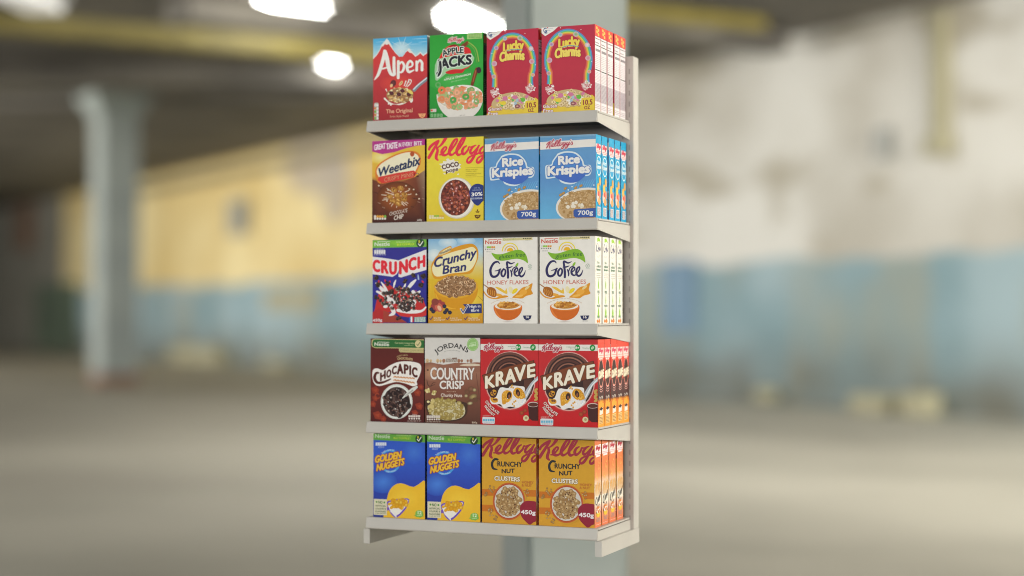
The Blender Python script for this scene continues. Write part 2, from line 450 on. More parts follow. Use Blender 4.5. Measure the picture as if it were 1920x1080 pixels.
class Art:
    """collects flat coloured print in the box's own front (or side) plane, each element a hair above the last"""
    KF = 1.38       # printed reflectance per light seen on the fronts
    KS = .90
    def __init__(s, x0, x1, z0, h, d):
        s.x0, s.w, s.z0, s.h, s.d = x0, x1-x0, z0, h, d
        s.parts = {}; s.order = []; s.cur = 'carton'; s.face = 'front'; s.lay = {'front': 4e-4, 'side': 2e-4}
        s.view = (0, 0, 1)
    def part(s, n): s.cur = n; return s
    def v(s, t): s.view = t; s.face = 'front'; return s
    def side(s): s.face = 'side'; return s
    def m(s, x, y):
        """view coordinates -> (a, b) metres on the face"""
        if s.face == 'side': return (x/60*s.d, s.h*(1 - y/270))
        px, py = s.view[0]+x*s.view[2], s.view[1]+y*s.view[2]
        p = on_y(px, py, YF)
        return (p.x - s.x0, p.z - OFF.z - s.z0)
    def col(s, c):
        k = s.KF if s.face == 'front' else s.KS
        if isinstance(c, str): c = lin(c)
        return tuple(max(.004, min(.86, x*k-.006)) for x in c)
    def up(s, e=3.2e-6): s.lay[s.face] += e
    def tri(s, pts, cols, lays=None):
        """pts in face metres"""
        W = s.w if s.face == 'front' else s.d
        l = s.lay[s.face]
        poly = [(p[0], p[1], (lays[i] if lays else l)) + tuple(cols[i]) for i, p in enumerate(pts)]
        if any(p[0] < 0 or p[0] > W or p[1] < 0 or p[1] > s.h for p in poly):
            for ax, lim, sg in ((0, 0, 1), (0, W, -1), (1, 0, 1), (1, s.h, -1)):
                new = []
                for i in range(len(poly)):
                    a, b = poly[i], poly[(i+1) % len(poly)]
                    da, db = sg*(a[ax]-lim), sg*(b[ax]-lim)
                    if da >= 0: new.append(a)
                    if da*db < 0:
                        t = da/(da-db); new.append(tuple(u+(w-u)*t for u, w in zip(a, b)))
                poly = new
                if len(poly) < 3: return
        s.parts.setdefault((s.cur, s.face), []).append(poly)
    def poly(s, pts, col, smooth=0, cols=None):
        if smooth: pts = spline(pts, True, smooth); cols = None
        q = [s.m(*p[:2]) for p in pts]
        cc = [s.col(c) for c in cols] if cols else [s.col(col)]*len(q)
        for t in tessellate_polygon([[Vector((a, b, 0)) for a, b in q]]):
            s.tri([q[i] for i in t], [cc[i] for i in t])
        s.up(); return s
    def vgrad(s, x0, y0, x1, y1, stops, skew=0):
        """stops: [(t, colour)] from y0 down to y1"""
        for (t0, c0), (t1, c1) in zip(stops, stops[1:]):
            ya, yb = y0+(y1-y0)*t0, y0+(y1-y0)*t1
            q = [s.m(x0, ya), s.m(x1, ya+skew), s.m(x1, yb+skew), s.m(x0, yb)]
            c = [s.col(c0), s.col(c0), s.col(c1), s.col(c1)]
            for t in ((0, 1, 2), (0, 2, 3)): s.tri([q[i] for i in t], [c[i] for i in t])
        s.up(); return s
    def ell(s, cx, cy, rx, ry, col, rot=0, n=28, edge=None, a0=0, a1=360, up=3.2e-6, sq=None):
        """disc; edge = colour at the rim"""
        cr, sr = math.cos(math.radians(rot)), math.sin(math.radians(rot))
        P = []
        for i in range(n+1):
            a = math.radians(a0+(a1-a0)*i/n); x, y = rx*math.cos(a), ry*math.sin(a)
            P.append(s.m(cx+x*cr-y*sr, cy+x*sr+y*cr))
        c0 = s.m(cx, cy); cc, ce = s.col(col), s.col(edge or col)
        for i in range(n): s.tri([c0, P[i], P[i+1]], [cc, ce, ce])
        s.up(up); return s
    def ring(s, cx, cy, rx, ry, w, col, rot=0, n=28, a0=0, a1=360, up=3.2e-6):
        cr, sr = math.cos(math.radians(rot)), math.sin(math.radians(rot)); c = s.col(col)
        def pt(a, k): x, y = (rx+k)*math.cos(a), (ry+k)*math.sin(a); return s.m(cx+x*cr-y*sr, cy+x*sr+y*cr)
        for i in range(n):
            a, b = math.radians(a0+(a1-a0)*i/n), math.radians(a0+(a1-a0)*(i+1)/n)
            q = [pt(a, -w/2), pt(a, w/2), pt(b, w/2), pt(b, -w/2)]
            s.tri(q[:3], [c]*3); s.tri([q[0], q[2], q[3]], [c]*3)
        s.up(up); return s
    def stroke(s, pts, col, w=None, out=0, n=6, taper=False):
        """pts (x, y[, width]) ; a smooth ribbon with round ends"""
        P = [(p[0], p[1], (p[2] if len(p) > 2 else w)+out) for p in pts]
        if len(P) > 2: P = spline(P, False, n)
        c = s.col(col); L0 = s.lay[s.face]; k = 1.0e-6; E = []
        for i, p in enumerate(P):
            a, b = P[max(0, i-1)], P[min(len(P)-1, i+1)]
            tx, ty = b[0]-a[0], b[1]-a[1]; l = math.hypot(tx, ty) or 1
            nx, ny = -ty/l*p[2]/2, tx/l*p[2]/2
            E.append((s.m(p[0]+nx, p[1]+ny), s.m(p[0]-nx, p[1]-ny)))
        for i in range(len(P)-1):
            la, lb = L0+k*i, L0+k*(i+1)
            q = [E[i][0], E[i][1], E[i+1][1], E[i+1][0]]; ls = [la, la, lb, lb]
            s.tri(q[:3], [c]*3, ls[:3]); s.tri([q[0], q[2], q[3]], [c]*3, [ls[0], ls[2], ls[3]])
        s.lay[s.face] = L0+k*len(P)+3e-6
        for p in (P[0], P[-1]):
            if p[2] > .5: s.ell(p[0], p[1], p[2]/2, p[2]/2, col, n=12, up=3e-6)
        return s
    def strokes(s, L_, col, out=0, outc=None, f=None, w=1.0):
        f = f or (lambda x, y: (x, y))
        LL = [[(*f(p[0], p[1]), p[2]*w) for p in st] for st in L_]
        if out:
            for st in LL: s.stroke(st, outc, out=out)
        for st in LL: s.stroke(st, col)
        return s
    def text(s, txt, x0, y0, x1, y1, hcap, col, wt=.012, out=0, outc=None, shear=0, arc=0, grow=1.0, upright=True, jig=0, arcout=None, fill2=None, sp=0):
        """baseline from (x0,y0) to (x1,y1); hcap = capital height; arc bows the baseline up; out = outline width"""
        G = [glyph(ch, 0) for ch in txt]; Ltot = sum(g[0]+sp for g in G) - sp
        sy = hcap/.727; dx, dy = x1-x0, y1-y0; dist = math.hypot(dx, dy); sx = dist/Ltot
        ux, uy = dx/dist, dy/dist; nx, ny = uy, -ux            # n points up in the picture
        rnd = random.Random(len(txt)*7+int(x0))
        def pass_(colr, offs):
            for ox, oy in offs:
                adv = 0
                rr = random.Random(5)
                for (a, tris), ch in zip(G, txt):
                    jy = rr.uniform(-jig, jig); c = s.col(colr)
                    for t in tris:
                        q = []
                        for gx, gy in t:
                            X = adv+gx; tt = X/Ltot; gr = 1+(grow-1)*tt
                            bx = x0+dx*tt + nx*arc*4*tt*(1-tt); by = y0+dy*tt + ny*arc*4*tt*(1-tt)
                            H = (gy*sy+jy)*gr
                            if upright: vx, vy = 0+shear, -1
                            else:
                                ta = arc*4*(1-2*tt); tx_, ty_ = dx+nx*ta, dy+ny*ta; l = math.hypot(tx_, ty_)
                                vx, vy = ty_/l + shear*tx_/l, -tx_/l + shear*ty_/l
                            q.append(s.m(bx+vx*H+ox, by+vy*H+oy))
                        s.tri(q, [c]*3)
                    adv += a+sp; s.up(1.1e-6)
                s.up(1.1e-6)
        b = max(0, wt)*.9*hcap/.727
        if out: pass_(outc, [((out+b)*math.cos(a), (out+b)*math.sin(a)) for a in [math.radians(45*i) for i in range(8)]])
        if b > .02*hcap: pass_(col, [(b*math.cos(a), b*math.sin(a)) for a in [math.radians(60*i) for i in range(6)]])
        pass_(col, [(0, 0)])
        return s
    def lines(s, x0, y0, x1, y1, n, th, col, seed=1, dash=True, dy=0):
        """rows of print too small to read"""
        r = random.Random(seed)
        for i in range(n):
            y = y0+(y1-y0)*(i+.5)/n; x = x0
            while x < x1:
                l = r.uniform(.08, .25)*(x1-x0) if dash else (x1-x0); e = min(x1, x+l)
                s.poly([(x, y-th/2+dy*(x-x0)/(x1-x0)), (e, y-th/2+dy*(e-x0)/(x1-x0)), (e, y+th/2+dy*(e-x0)/(x1-x0)), (x, y+th/2+dy*(x-x0)/(x1-x0))], col)
                x = e+.05*(x1-x0)
        return s
    def food(s, cx, cy, rx, ry, n, size, cols, kind='disc', seed=1, a_min=0, rot=0, shade=None):
        r = random.Random(seed)
        for i in range(n):
            a = r.uniform(0, 2*math.pi); q = math.sqrt(r.random())
            x, y = cx+rx*q*math.cos(a), cy+ry*q*math.sin(a)
            c = r.choice(cols); sz = size*r.uniform(.7, 1.25); ro = r.uniform(0, 180)
            k = 2e-6
            if kind == 'ring':
                s.ell(x, y, sz*1.12, sz*.95, shade or '#8a5a3a', ro, 9, up=k); s.ring(x, y-sz*.08, sz*.72, sz*.6, sz*.55, c, ro, 10, up=k)
            elif kind == 'flake':
                P = [(x+sz*r.uniform(.6, 1.3)*math.cos(t), y+sz*r.uniform(.4, 1.0)*math.sin(t)) for t in [j*math.pi/3+.3 for j in range(6)]]
                s.poly(P, c)
                if shade and i % 2: s.stroke([(x-sz*.5, y+sz*.2), (x, y+sz*.45), (x+sz*.6, y+sz*.1)], shade, w=sz*.28, n=2)
            elif kind == 'crescent':
                s.ell(x, y, sz*1.1, sz*.9, shade or '#201410', ro, 9, up=k); s.ring(x, y, sz*.7, sz*.6, sz*.4, c, ro, 8, a0=0, a1=200, up=k)
            else:
                s.ell(x, y, sz, sz*r.uniform(.6, 1), c, ro, 8, edge=shade, up=k)
        return s
    def finish(s, name, bodycol, sidecol, topcol, label, group, cat='cereal box'):
        """the box as an Empty at its base centre with its parts"""
        o = empty(name, Vector((s.x0+s.w/2, YF+s.d/2, s.z0)) + OFF, label, cat, group)
        def paint(me, cols):
            ca = me.color_attributes.new('print', 'FLOAT_COLOR', 'CORNER')
            ca.data.foreach_set('color', [x for c in cols for x in (*c, 1)])
        names = []
        for (n, f) in s.parts:
            if n not in names: names.append(n)
        if 'carton' not in names: names.insert(0, 'carton')
        for n in names:
            vs, fs, cs = [], [], []
            for f in ('front', 'side'):
                for poly in s.parts.get((n, f), []):
                    b = len(vs)
                    for p in poly:
                        if f == 'front': vs.append((p[0]-s.w/2, -s.d/2-p[2], p[1]))
                        else: vs.append((s.w/2+p[2], p[0]-s.d/2, p[1]))
                    fs.append(tuple(range(b, len(vs)))); cs += [p[3:6] for p in poly]
            if n == 'carton':
                mb = MB(); mb.box(-s.w/2, s.w/2, -s.d/2, s.d/2, 0, s.h)
                bm = mb.mesh('tmp', M['card'], bevel=.0009, seg=2)
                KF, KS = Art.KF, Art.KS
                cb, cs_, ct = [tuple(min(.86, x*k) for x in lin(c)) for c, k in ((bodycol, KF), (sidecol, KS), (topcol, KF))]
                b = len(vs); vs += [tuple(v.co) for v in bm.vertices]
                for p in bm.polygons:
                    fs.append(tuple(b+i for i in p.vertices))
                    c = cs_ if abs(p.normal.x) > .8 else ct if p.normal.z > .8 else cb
                    cs += [c]*len(p.vertices)
                # tuck-flap seam on the lid
                b = len(vs)
                for x0, x1, y0, y1, z in ((-s.w/2+.004, s.w/2-.004, -.0008, .0008, s.h+.0004),):
                    vs += [(x0, y0, z), (x1, y0, z), (x1, y1, z), (x0, y1, z)]; fs.append((b, b+1, b+2, b+3)); cs += [tuple(x*.5 for x in ct)]*4
                bpy.data.meshes.remove(bm)
            me = bpy.data.meshes.new(n); me.from_pydata(vs, [], fs); me.materials.append(M['card'])
            paint(me, cs)
            link_mesh(n, me, o)
        return o

YF = .012
c1, c2, c3, c4 = (680, 30, .21294), (900, 30, .21291), (680, 230, .20376), (900, 230, .20369)
c5, c6, d1, d2 = (680, 430, .19447), (900, 430, .19441), (680, 620, .18519), (900, 620, .19441)
d3, d4, va, k1 = (680, 800, .24074), (900, 800, .24078), (690, 60, .14815), (796, 252, .0625)
vg, vr, vc = (905, 440, .08333), (1005, 250, .07407), (680, 600, .2131)

# the script word, traced once; spans x 90..2200, y 60..870
SCRIPT = [
 [(135,450,76),(165,385,84),(240,310,84),(330,245,78),(430,180,50),(385,270,74),(320,375,84),(240,510,92),(130,695,100)],
 [(655,70,104),(590,190,94),(500,315,66),(400,395,44)],
 [(375,400,74),(392,500,84),(360,620,92),(352,710,90),(400,768,58)],
 [(445,615,34),(520,600,60),(590,520,60),(655,430,56),(650,375,50),(590,395,60),(520,500,84),(530,590,92),(600,625,80),(680,600,60)],
 [(690,590,60),(800,470,62),(930,290,64),(985,170,60),(955,135,54),(880,200,76),(780,390,92),(745,530,92),(785,615,84),(870,590,60)],
 [(890,570,56),(1010,460,60),(1140,280,64),(1215,110,64),(1200,60,60),(1110,170,78),(1010,370,94),(965,530,92),(1010,615,84),(1090,590,56)],
 [(1260,345,44),(1180,400,72),(1135,500,86),(1160,590,84),(1230,560,70),(1310,460,60),(1335,380,50),(1400,380,44),(1500,340,44),(1545,325,36)],
 [(1500,345,44),(1420,420,66),(1375,510,80),(1400,575,78),(1480,530,62),(1570,430,60),(1640,335,56)],
 [(1625,350,56),(1560,500,76),(1470,690,80),(1380,820,84),(1300,845,72),(1280,780,60),(1340,690,58),(1460,625,52),(1590,580,54),(1680,510,48)],
 [(1790,345,44),(1705,420,66),(1660,510,80),(1685,575,78),(1765,530,62),(1855,430,60),(1925,335,56)],
 [(1910,350,56),(1845,500,76),(1755,690,80),(1665,820,84),(1590,845,72),(1570,780,60),(1630,690,58),(1750,625,52),(1880,560,50),(2010,440,46)],
 [(2000,450,46),(2080,330,52),(2100,400,66),(2125,500,76),(2080,580,74),(1990,590,60)],
 [(1995,190,70),(1970,270,36)],
]
def script(A, x0, y0, x1, y1, hgt, col, out=0, outc=None, w=1.0):
    """the script word with apostrophe from (x0,y0) baseline-left to (x1,y1); hgt = full height"""
    kx = (x1-x0)/2110; ky = hgt/810
    f = lambda x, y: (x0+(x-90)*kx, y0+(y1-y0)*(x-90)/2110+(y-620)*ky)
    A.strokes(SCRIPT, col, out, outc, f, w*(kx+ky)/2)

def nestle(A, x0, y0, x1, y1, h, col):
    A.text('Nestle', x0, y0, x1, y1, h, col, wt=.022)
    sl = (y1-y0)/(x1-x0); L_ = x1-x0
    A.stroke([(x0+.22*L_, y0-h*1.08+sl*.22*L_), (x0+.74*L_, y0-h*1.08+sl*.74*L_)], col, w=h*.13)
    A.stroke([(x0+.80*L_, y0-h*1.04+sl*.8*L_), (x1, y1-h*1.04)], col, w=h*.13)

def tick(A, x, y, s_, col, w):
    A.stroke([(x-s_*.5, y), (x-s_*.1, y+s_*.5)], col, w=w); A.stroke([(x-s_*.1, y+s_*.5), (x+s_*.6, y-s_*.6)], col, w=w)

def splash(A, cx, cy, rx, ry, col, n=14, seed=2, spike=.35):
    r = random.Random(seed); P = []
    for i in range(n*2):
        k = 1+(spike*r.uniform(.3, 1) if i % 2 else -spike*r.uniform(.1, .5)); a = math.pi*i/n
        P.append((cx+rx*k*math.cos(a), cy+ry*k*math.sin(a)))
    A.poly(P, col, smooth=3)

H = .270
# ================================================================== top shelf
def muesli_box(x0, x1, z):
    A = Art(x0, x1, z, .272, .056); A.v(va)
    A.vgrad(50, 60, 790, 1120, [(0, '#bd3a3c'), (.35, '#b43a3e'), (.6, '#a43438'), (1, '#8f2c32')])
    A.vgrad(50, 20, 790, 340, [(0, '#3b90bd'), (.35, '#4f9dc4'), (.75, '#8fb9c8'), (1, '#b5c8cc')])
    for (x, y, l) in ((100, 130, 160), (560, 90, 200), (480, 160, 200), (90, 190, 120), (640, 130, 120)):
        A.stroke([(x, y, 4), (x+l*.5, y-6, 12), (x+l, y-10, 4)], '#7fb2cc')
    A.ell(420, 230, 130, 110, '#c3cfd2', edge='#7fb0c6')
    for a in range(0, 360, 40):
        r_ = math.radians(a+10); A.stroke([(430, 200, 14), (430+150*math.cos(r_), 200+150*math.sin(r_), 2)], '#a9c4cf')
    A.poly([(50, 350), (110, 280), (150, 220), (170, 165), (200, 130), (240, 82), (270, 120), (300, 170), (330, 240), (370, 280), (415, 330), (460, 280), (500, 225), (520, 205), (560, 250), (610, 305), (640, 270), (665, 250), (700, 290), (740, 260), (790, 240), (790, 380), (50, 400)], '#c9c8c4')
    A.poly([(50, 360), (110, 300), (150, 235), (175, 185), (195, 180), (215, 150), (235, 165), (262, 150), (290, 190), (320, 230), (345, 265), (380, 300), (415, 335), (450, 300), (480, 255), (505, 240), (525, 262), (560, 270), (600, 315), (640, 290), (660, 268), (700, 305), (740, 275), (790, 250), (790, 420), (50, 420)], '#b83a3a')
    A.ell(420, 372, 90, 60, '#c04a3e', edge='#b8393b')
    A.ell(380, 650, 230, 120, '#c4453a', edge='#ad383a')
    A.part('brand_logo')
    w = '#d3d0cb'
    A.strokes([[(212, 240, 40), (205, 300, 50), (165, 440, 46), (130, 540, 40), (84, 603, 14)],
               [(218, 245, 44), (240, 330, 56), (258, 430, 54), (285, 520, 46), (322, 548, 30), (348, 538, 16)],
               [(178, 468, 20), (250, 448, 24)],
               [(330, 325, 38), (330, 430, 42), (334, 525, 44)],
               [(385, 372, 38), (384, 480, 40), (383, 580, 40)],
               [(392, 415, 24), (430, 380, 28), (458, 430, 36), (436, 500, 32), (395, 512, 22)],
               [(500, 452, 22), (556, 432, 24), (562, 392, 30), (528, 368, 32), (494, 430, 38), (516, 505, 38), (582, 482, 16)],
               [(616, 375, 34), (618, 440, 36), (616, 485, 38)],
               [(622, 410, 20), (655, 358, 30), (684, 390, 36), (684, 440, 38), (684, 482, 40)],
               [(712, 470, 6), (714, 471, 6)]], w, w=.9)
    A.part('bowl_picture')
    for p in ([(480, 690), (505, 640), (520, 600)], [(500, 690), (540, 650), (550, 610)], [(240, 750), (232, 730)], [(520, 640), (515, 610)], [(460, 680), (478, 632)]):
        A.stroke(p, '#d0ccc6', w=11)
    A.stroke([(585, 735, 44), (650, 670, 40), (790, 560, 44)], '#6f7b86')
    A.stroke([(580, 725, 18), (640, 665, 16), (790, 548, 14)], '#b9bfc4')
    A.poly([(215, 830), (245, 862), (300, 900), (370, 912), (450, 890), (520, 858), (560, 820), (570, 870), (548, 895), (520, 870), (470, 905), (400, 925), (330, 915), (290, 925), (260, 900), (225, 870), (200, 845)], '#cfc9c0', smooth=3)
    for x, y in ((230, 728), (262, 910), (290, 925), (555, 858), (545, 885), (535, 605), (480, 625)): A.ell(x, y, 9, 9, '#d2cfca')
    A.ell(405, 800, 170, 95, '#96724a')
    A.food(405, 800, 168, 98, 110, 19, ['#c9a76c', '#b58c52', '#d0b688', '#9c7048', '#d8c69c', '#8a5f48', '#c9b08a'], 'flake', 3, shade='#6b4a2a')
    for x, y in ((395, 790), (520, 790), (440, 745), (300, 775)): A.ell(x, y, 30, 24, '#5a3036', 20, edge='#47282a')
    A.ell(540, 760, 40, 20, '#c9b460', 40); A.ell(322, 650, 34, 44, '#64353a', 20, edge='#4d2a2c'); A.ell(300, 680, 17, 24, '#cba77a', 20)
    A.ell(420, 650, 16, 36, '#cfb686', 35); A.ell(420, 650, 6, 30, '#9c7a46', 35)
    A.part('flavour_text')
    A.text('The Original', 232, 1030, 570, 1014, 52, '#cf9c80', wt=.022)
    A.text('Swiss Style Muesli', 280, 1083, 522, 1072, 26, '#cf9c80', wt=.015)
    A.poly([(638, 1034), (736, 1032), (722, 1072), (690, 1092), (655, 1074)], '#d19468')
    A.text('12', 668, 1076, 706, 1074, 34, '#7a3a30', wt=.0)
    A.part('nutrition_icons')
    A.poly([(82, 910), (92, 898), (130, 896), (138, 912), (138, 1110), (84, 1112)], '#a8a09a')
    for i, (cl) in enumerate(('#b9b6b2', '#b57a4a', '#6f9a4e', '#b57a4a', '#6f9a4e')):
        A.ell(98, 925+i*42, 16, 17, cl); A.ell(124, 928+i*42, 14, 16, '#c9c6c2')
    A.side(); A.part('side_print')
    A.vgrad(0, 0, 60, 60, [(0, '#dfe8ea'), (1, '#8a4040')]); A.poly([(10, 120), (50, 110), (50, 180), (10, 180)], '#2a2a2a'); A.lines(8, 190, 52, 255, 14, 2, '#c9b0a8')
    return A.finish('cereal_box', '#a43438', '#7a2a2e', '#3b90bd', 'dark red muesli box with blue sky and white mountains, leftmost on the top shelf', 'cereal boxes facing front')

def loops_box(x0, x1, z):
    A = Art(x0, x1, z, .270, .056); A.v(c1)
    A.vgrad(580, 120, 1075, 910, [(0, '#2c8a34'), (.4, '#31923a'), (1, '#227a30')])
    A.ell(800, 560, 240, 110, '#46a04a', edge='#2f8e38')
    A.poly([(920, 158), (1052, 148), (1052, 198), (920, 206)], '#8fb06a'); A.lines(935, 160, 1040, 195, 3, 5, '#5f9048')
    A.part('brand_logo')
    script(A, 752, 226, 895, 218, 56, '#b02c3c', 8, '#d4d0cc', .9)
    A.part('product_name')
    A.poly([(690, 340), (740, 275), (800, 252), (840, 262), (870, 290), (905, 272), (945, 290), (960, 340), (960, 420), (900, 470), (700, 480), (665, 420)], '#bb2a2c', smooth=3)
    A.poly([(640, 430), (700, 370), (960, 330), (970, 420), (870, 470), (760, 490), (660, 570), (640, 540)], '#8fb58e', smooth=2)
    A.poly([(735, 492), (800, 470), (870, 470), (905, 462), (880, 500), (830, 505), (790, 512), (745, 508)], '#b52b2c', smooth=3)
    A.stroke([(770, 268, 6), (810, 256, 12), (838, 262, 4)], '#7a1c22')
    A.stroke([(880, 270, 34), (925, 238, 30)], '#6f3a24'); A.stroke([(936, 232), (1000, 290), (1025, 400)], '#7fa04a', w=10); A.stroke([(930, 245), (985, 300), (1010, 410)], '#64953f', w=6)
    dk, wh = '#26282c', '#c2ccc2'
    A.text('APPLE', 712, 356, 892, 326, 56, dk, wt=.035, out=6, outc=wh, upright=False, arc=8)
    A.text('JACKS', 662, 482, 962, 422, 96, dk, wt=.05, out=7, outc=wh, grow=.85, arc=10)
    A.poly([(668, 400), (700, 392), (706, 480), (690, 530), (655, 552), (658, 510), (672, 480)], wh, smooth=3)
    A.poly([(674, 404), (694, 400), (699, 480), (684, 520), (662, 538), (664, 512), (677, 480)], dk, smooth=3)
    A.text('NATURALLY FLAVORED WITH', 732, 546, 842, 530, 10, '#a9c79f', wt=.01)
    A.text('APPLE & CINNAMON', 718, 572, 955, 520, 18, '#c3d2bd', wt=.035)
    A.text('AND OTHER NATURAL FLAVORS', 780, 586, 925, 556, 9, '#a9c79f', wt=.01)
    A.part('bowl_picture')
    A.stroke([(1010, 470, 34), (990, 520, 30), (966, 605, 26)], '#6b3320'); A.stroke([(1000, 480, 10), (975, 580, 8)], '#94553a')
    A.ell(1026, 478, 20, 28, '#3a2330', 0)
    A.ell(860, 705, 206, 215, '#c5c1ba', a0=-4, a1=184, n=36)
    A.ell(860, 712, 203, 104, '#cfcac3', rot=-6); A.ell(862, 718, 190, 94, '#b8b0a2', rot=-6)
    for a in range(-160, 175, 24):
        A.ell(862+170*math.cos(math.radians(a)), 716+88*math.sin(math.radians(a)), 22, 16, '#d2cec8')
    A.food(862, 722, 184, 92, 130, 23, ['#c8805c', '#d08e6c', '#c4744e', '#6f9c60', '#86ac70', '#cc8a68', '#d49a7c'], 'ring', 5, shade='#b08a68')
    A.food(862, 712, 170, 80, 26, 9, ['#d5d1cc', '#cfc8be'], 'disc', 8)
    A.ring(700, 655, 22, 22, 24, '#cb6e48'); A.ring(668, 608, 20, 20, 14, '#5a9a58'); A.ring(800, 740, 20, 18, 20, '#4d8f4a'); A.ring(912, 712, 22, 18, 20, '#4d8f4a')
    A.part('nutrition_icons')
    A.poly([(602, 820), (652, 818), (652, 846), (602, 848)], '#b9b4ae'); A.ell(612, 832, 9, 9, '#c2462e')
    for i in range(4): A.poly([(602+i*28, 862), (624+i*28, 861), (624+i*28, 890), (602+i*28, 891)], '#7fae7c'); A.lines(604+i*28, 866, 622+i*28, 888, 3, 3, '#2a6a34', seed=i)
    A.text('NET WT', 858, 880, 905, 877, 7, '#6a6a66', wt=0)
    A.side(); A.part('side_print')
    for (a, b, c) in ((10, 24, '#b86a3a'), (40, 30, '#2a2a2a'), (90, 50, '#244024'), (150, 70, '#1f2f22'), (230, 25, '#5a7a3a')): A.poly([(6, a), (54, a+3), (54, a+b), (6, a+b)], c)
    A.lines(8, 150, 52, 220, 12, 2, '#a8c0a0')
    return A.finish('cereal_box', '#2c8a34', '#1f6a28', '#2c8a34', 'green box with orange and green cereal rings, second on the top shelf', 'cereal boxes facing front')

def rainbow_box(x0, x1, z, label):
    A = Art(x0, x1, z, .270, .056); A.v(c2)
    A.vgrad(535, 50, 1020, 860, [(0, '#a32c42'), (.5, '#a5303f'), (1, '#9c2b3f')])
    # arch: ellipse centre (775, 400), half width 205, half height ~285 top
    cols = ['#5577a8', '#4f9cae', '#5aa86a', '#b9b84e', '#cc8a3e', '#b9564a']
    for i, c in enumerate(cols):
        k = i*9
        pts = []
        for a in range(150, 391, 12):
            r_ = math.radians(a)
            pts.append((778+(208-k)*math.cos(r_), 385+(268-k)*math.sin(r_)))
        pts = [(594+k, 596)]+pts+[(962-k, 596)]
        A.stroke(pts, c, w=11, n=3)
    for x, y, rx, c in ((708, 165, 20, '#58a5b5'), (845, 160, 24, '#5da24e'), (630, 250, 20, '#8f6a9e'), (612, 390, 25, '#b27092'), (607, 505, 20, '#9b7a6a'), (945, 255, 22, '#c9c0c0'), (952, 370, 24, '#bf6a78'), (962, 490, 18, '#c08a3e')):
        A.ell(x, y, rx, rx*.95, c, edge='#b9a0a8')
    for x, y in ((600, 640), (628, 620), (640, 655), (610, 670), (905, 610), (935, 590), (925, 630), (958, 612)):
        A.food(x, y, 22, 22, 12, 8, ['#d3cccb', '#cbb9b6', '#c9a8a4', '#b98a8c'], 'disc', x)
    for x, y in ((710, 105), (590, 300), (970, 270), (985, 400), (720, 340), (890, 120), (575, 460)): A.ell(x, y, 4, 4, '#d2c8cc')
    A.part('brand_logo')
    A.poly([(535, 90), (702, 82), (650, 132), (575, 178), (543, 152)], '#cfccc8')
    A.text('G', 558, 148, 590, 146, 44, '#2a4a78', wt=.02); A.text('g', 570, 148, 596, 146, 30, '#2a4a78', wt=.01)
    A.ell(596, 104, 5, 5, '#b03040'); A.text('General', 596, 118, 640, 114, 9, '#56688a', wt=0); A.text('Mills', 596, 132, 622, 130, 9, '#56688a', wt=0)
    A.part('product_name')
    A.text('Lucky', 690, 290, 876, 265, 86, '#d2b94e', wt=.055, out=4, outc='#8c2436', arc=10)
    A.stroke([(705, 285), (780, 262), (868, 268)], '#5a8ea0', w=7)
    A.text('Charms', 660, 376, 886, 356, 84, '#d2bd5c', wt=.055, out=4, outc='#8c2436', arc=14)
    A.part('bowl_picture')
    A.poly([(560, 830), (580, 770), (650, 750), (780, 740), (900, 750), (960, 700), (1010, 712), (1012, 870), (540, 870)], '#c6ac3c', smooth=2)
    A.poly([(590, 770), (600, 720), (650, 680), (720, 655), (800, 645), (880, 655), (950, 690), (985, 730), (930, 780), (780, 800), (650, 790)], '#b09a70', smooth=3)
    A.food(785, 725, 185, 66, 75, 17, ['#c4ae84', '#b59c6e', '#cfbe98', '#c6b48e'], 'ring', 4, shade='#94784e')
    A.food(785, 720, 170, 60, 22, 17, ['#cfc9c2', '#b86f8e', '#c9b93e', '#5aa050', '#8fa8b4', '#c2788c'], 'disc', 9)
    A.ell(710, 700, 24, 20, '#b66b8d'); A.ell(800, 690, 26, 18, '#b76a8a'); A.ell(872, 712, 22, 20, '#5da23e'); A.ell(692, 742, 28, 18, '#c9b53c'); A.ring(822, 770, 18, 12, 12, '#7e4a50')
    A.part('weight_badge')
    A.poly([(896, 722), (1008, 714), (1012, 818), (880, 828)], '#c8b03e')
    A.text('10.5', 898, 784, 994, 778, 46, '#7c2636', wt=.03); A.text('OZ', 918, 822, 970, 818, 30, '#7c2636', wt=.03)
    A.part('flavour_text')
    A.text('Gluten', 556, 812, 682, 804, 30, '#d2cecb', wt=.025, out=3, outc='#8c2438'); A.text('Free', 556, 852, 645, 846, 30, '#d2cecb', wt=.025, out=3, outc='#8c2438')
    A.side(); A.part('side_print')
    A.poly([(2, 36), (58, 36), (58, 268), (2, 268)], '#f5edf0')
    A.poly([(2, 180), (58, 180), (58, 240), (2, 240)], '#d6cbd2')
    A.vgrad(0, 0, 60, 34, [(0, '#f0483c'), (1, '#ee4a42')])
    for (x, y) in ((20, 6), (36, 12), (22, 18), (36, 25)): A.poly([(x-7, y), (x+2, y-3), (x+9, y+2), (x+6, y+7), (x-5, y+7)], '#ffc860')
    A.lines(4, 39, 56, 46, 1, 3, '#544c50'); A.lines(4, 50, 40, 60, 1, 3, '#8a8088', 5)
    A.poly([(4, 62), (56, 62), (56, 64.5), (4, 64.5)], '#2a2628'); A.lines(8, 72, 54, 84, 1, 8, '#6a6266', 3)
    A.lines(5, 90, 30, 136, 8, 1.6, '#b0a6ac', 4); A.lines(34, 90, 54, 136, 8, 1.4, '#c4bac0', 6)
    A.poly([(4, 139), (56, 139), (56, 142), (4, 142)], '#2a2628')
    A.lines(5, 146, 54, 178, 7, 1.6, '#c8bec4', 7); A.lines(5, 183, 55, 238, 14, 1.5, '#9b9098', 8)
    A.lines(5, 246, 50, 262, 3, 1.6, '#a89ea4', 9)
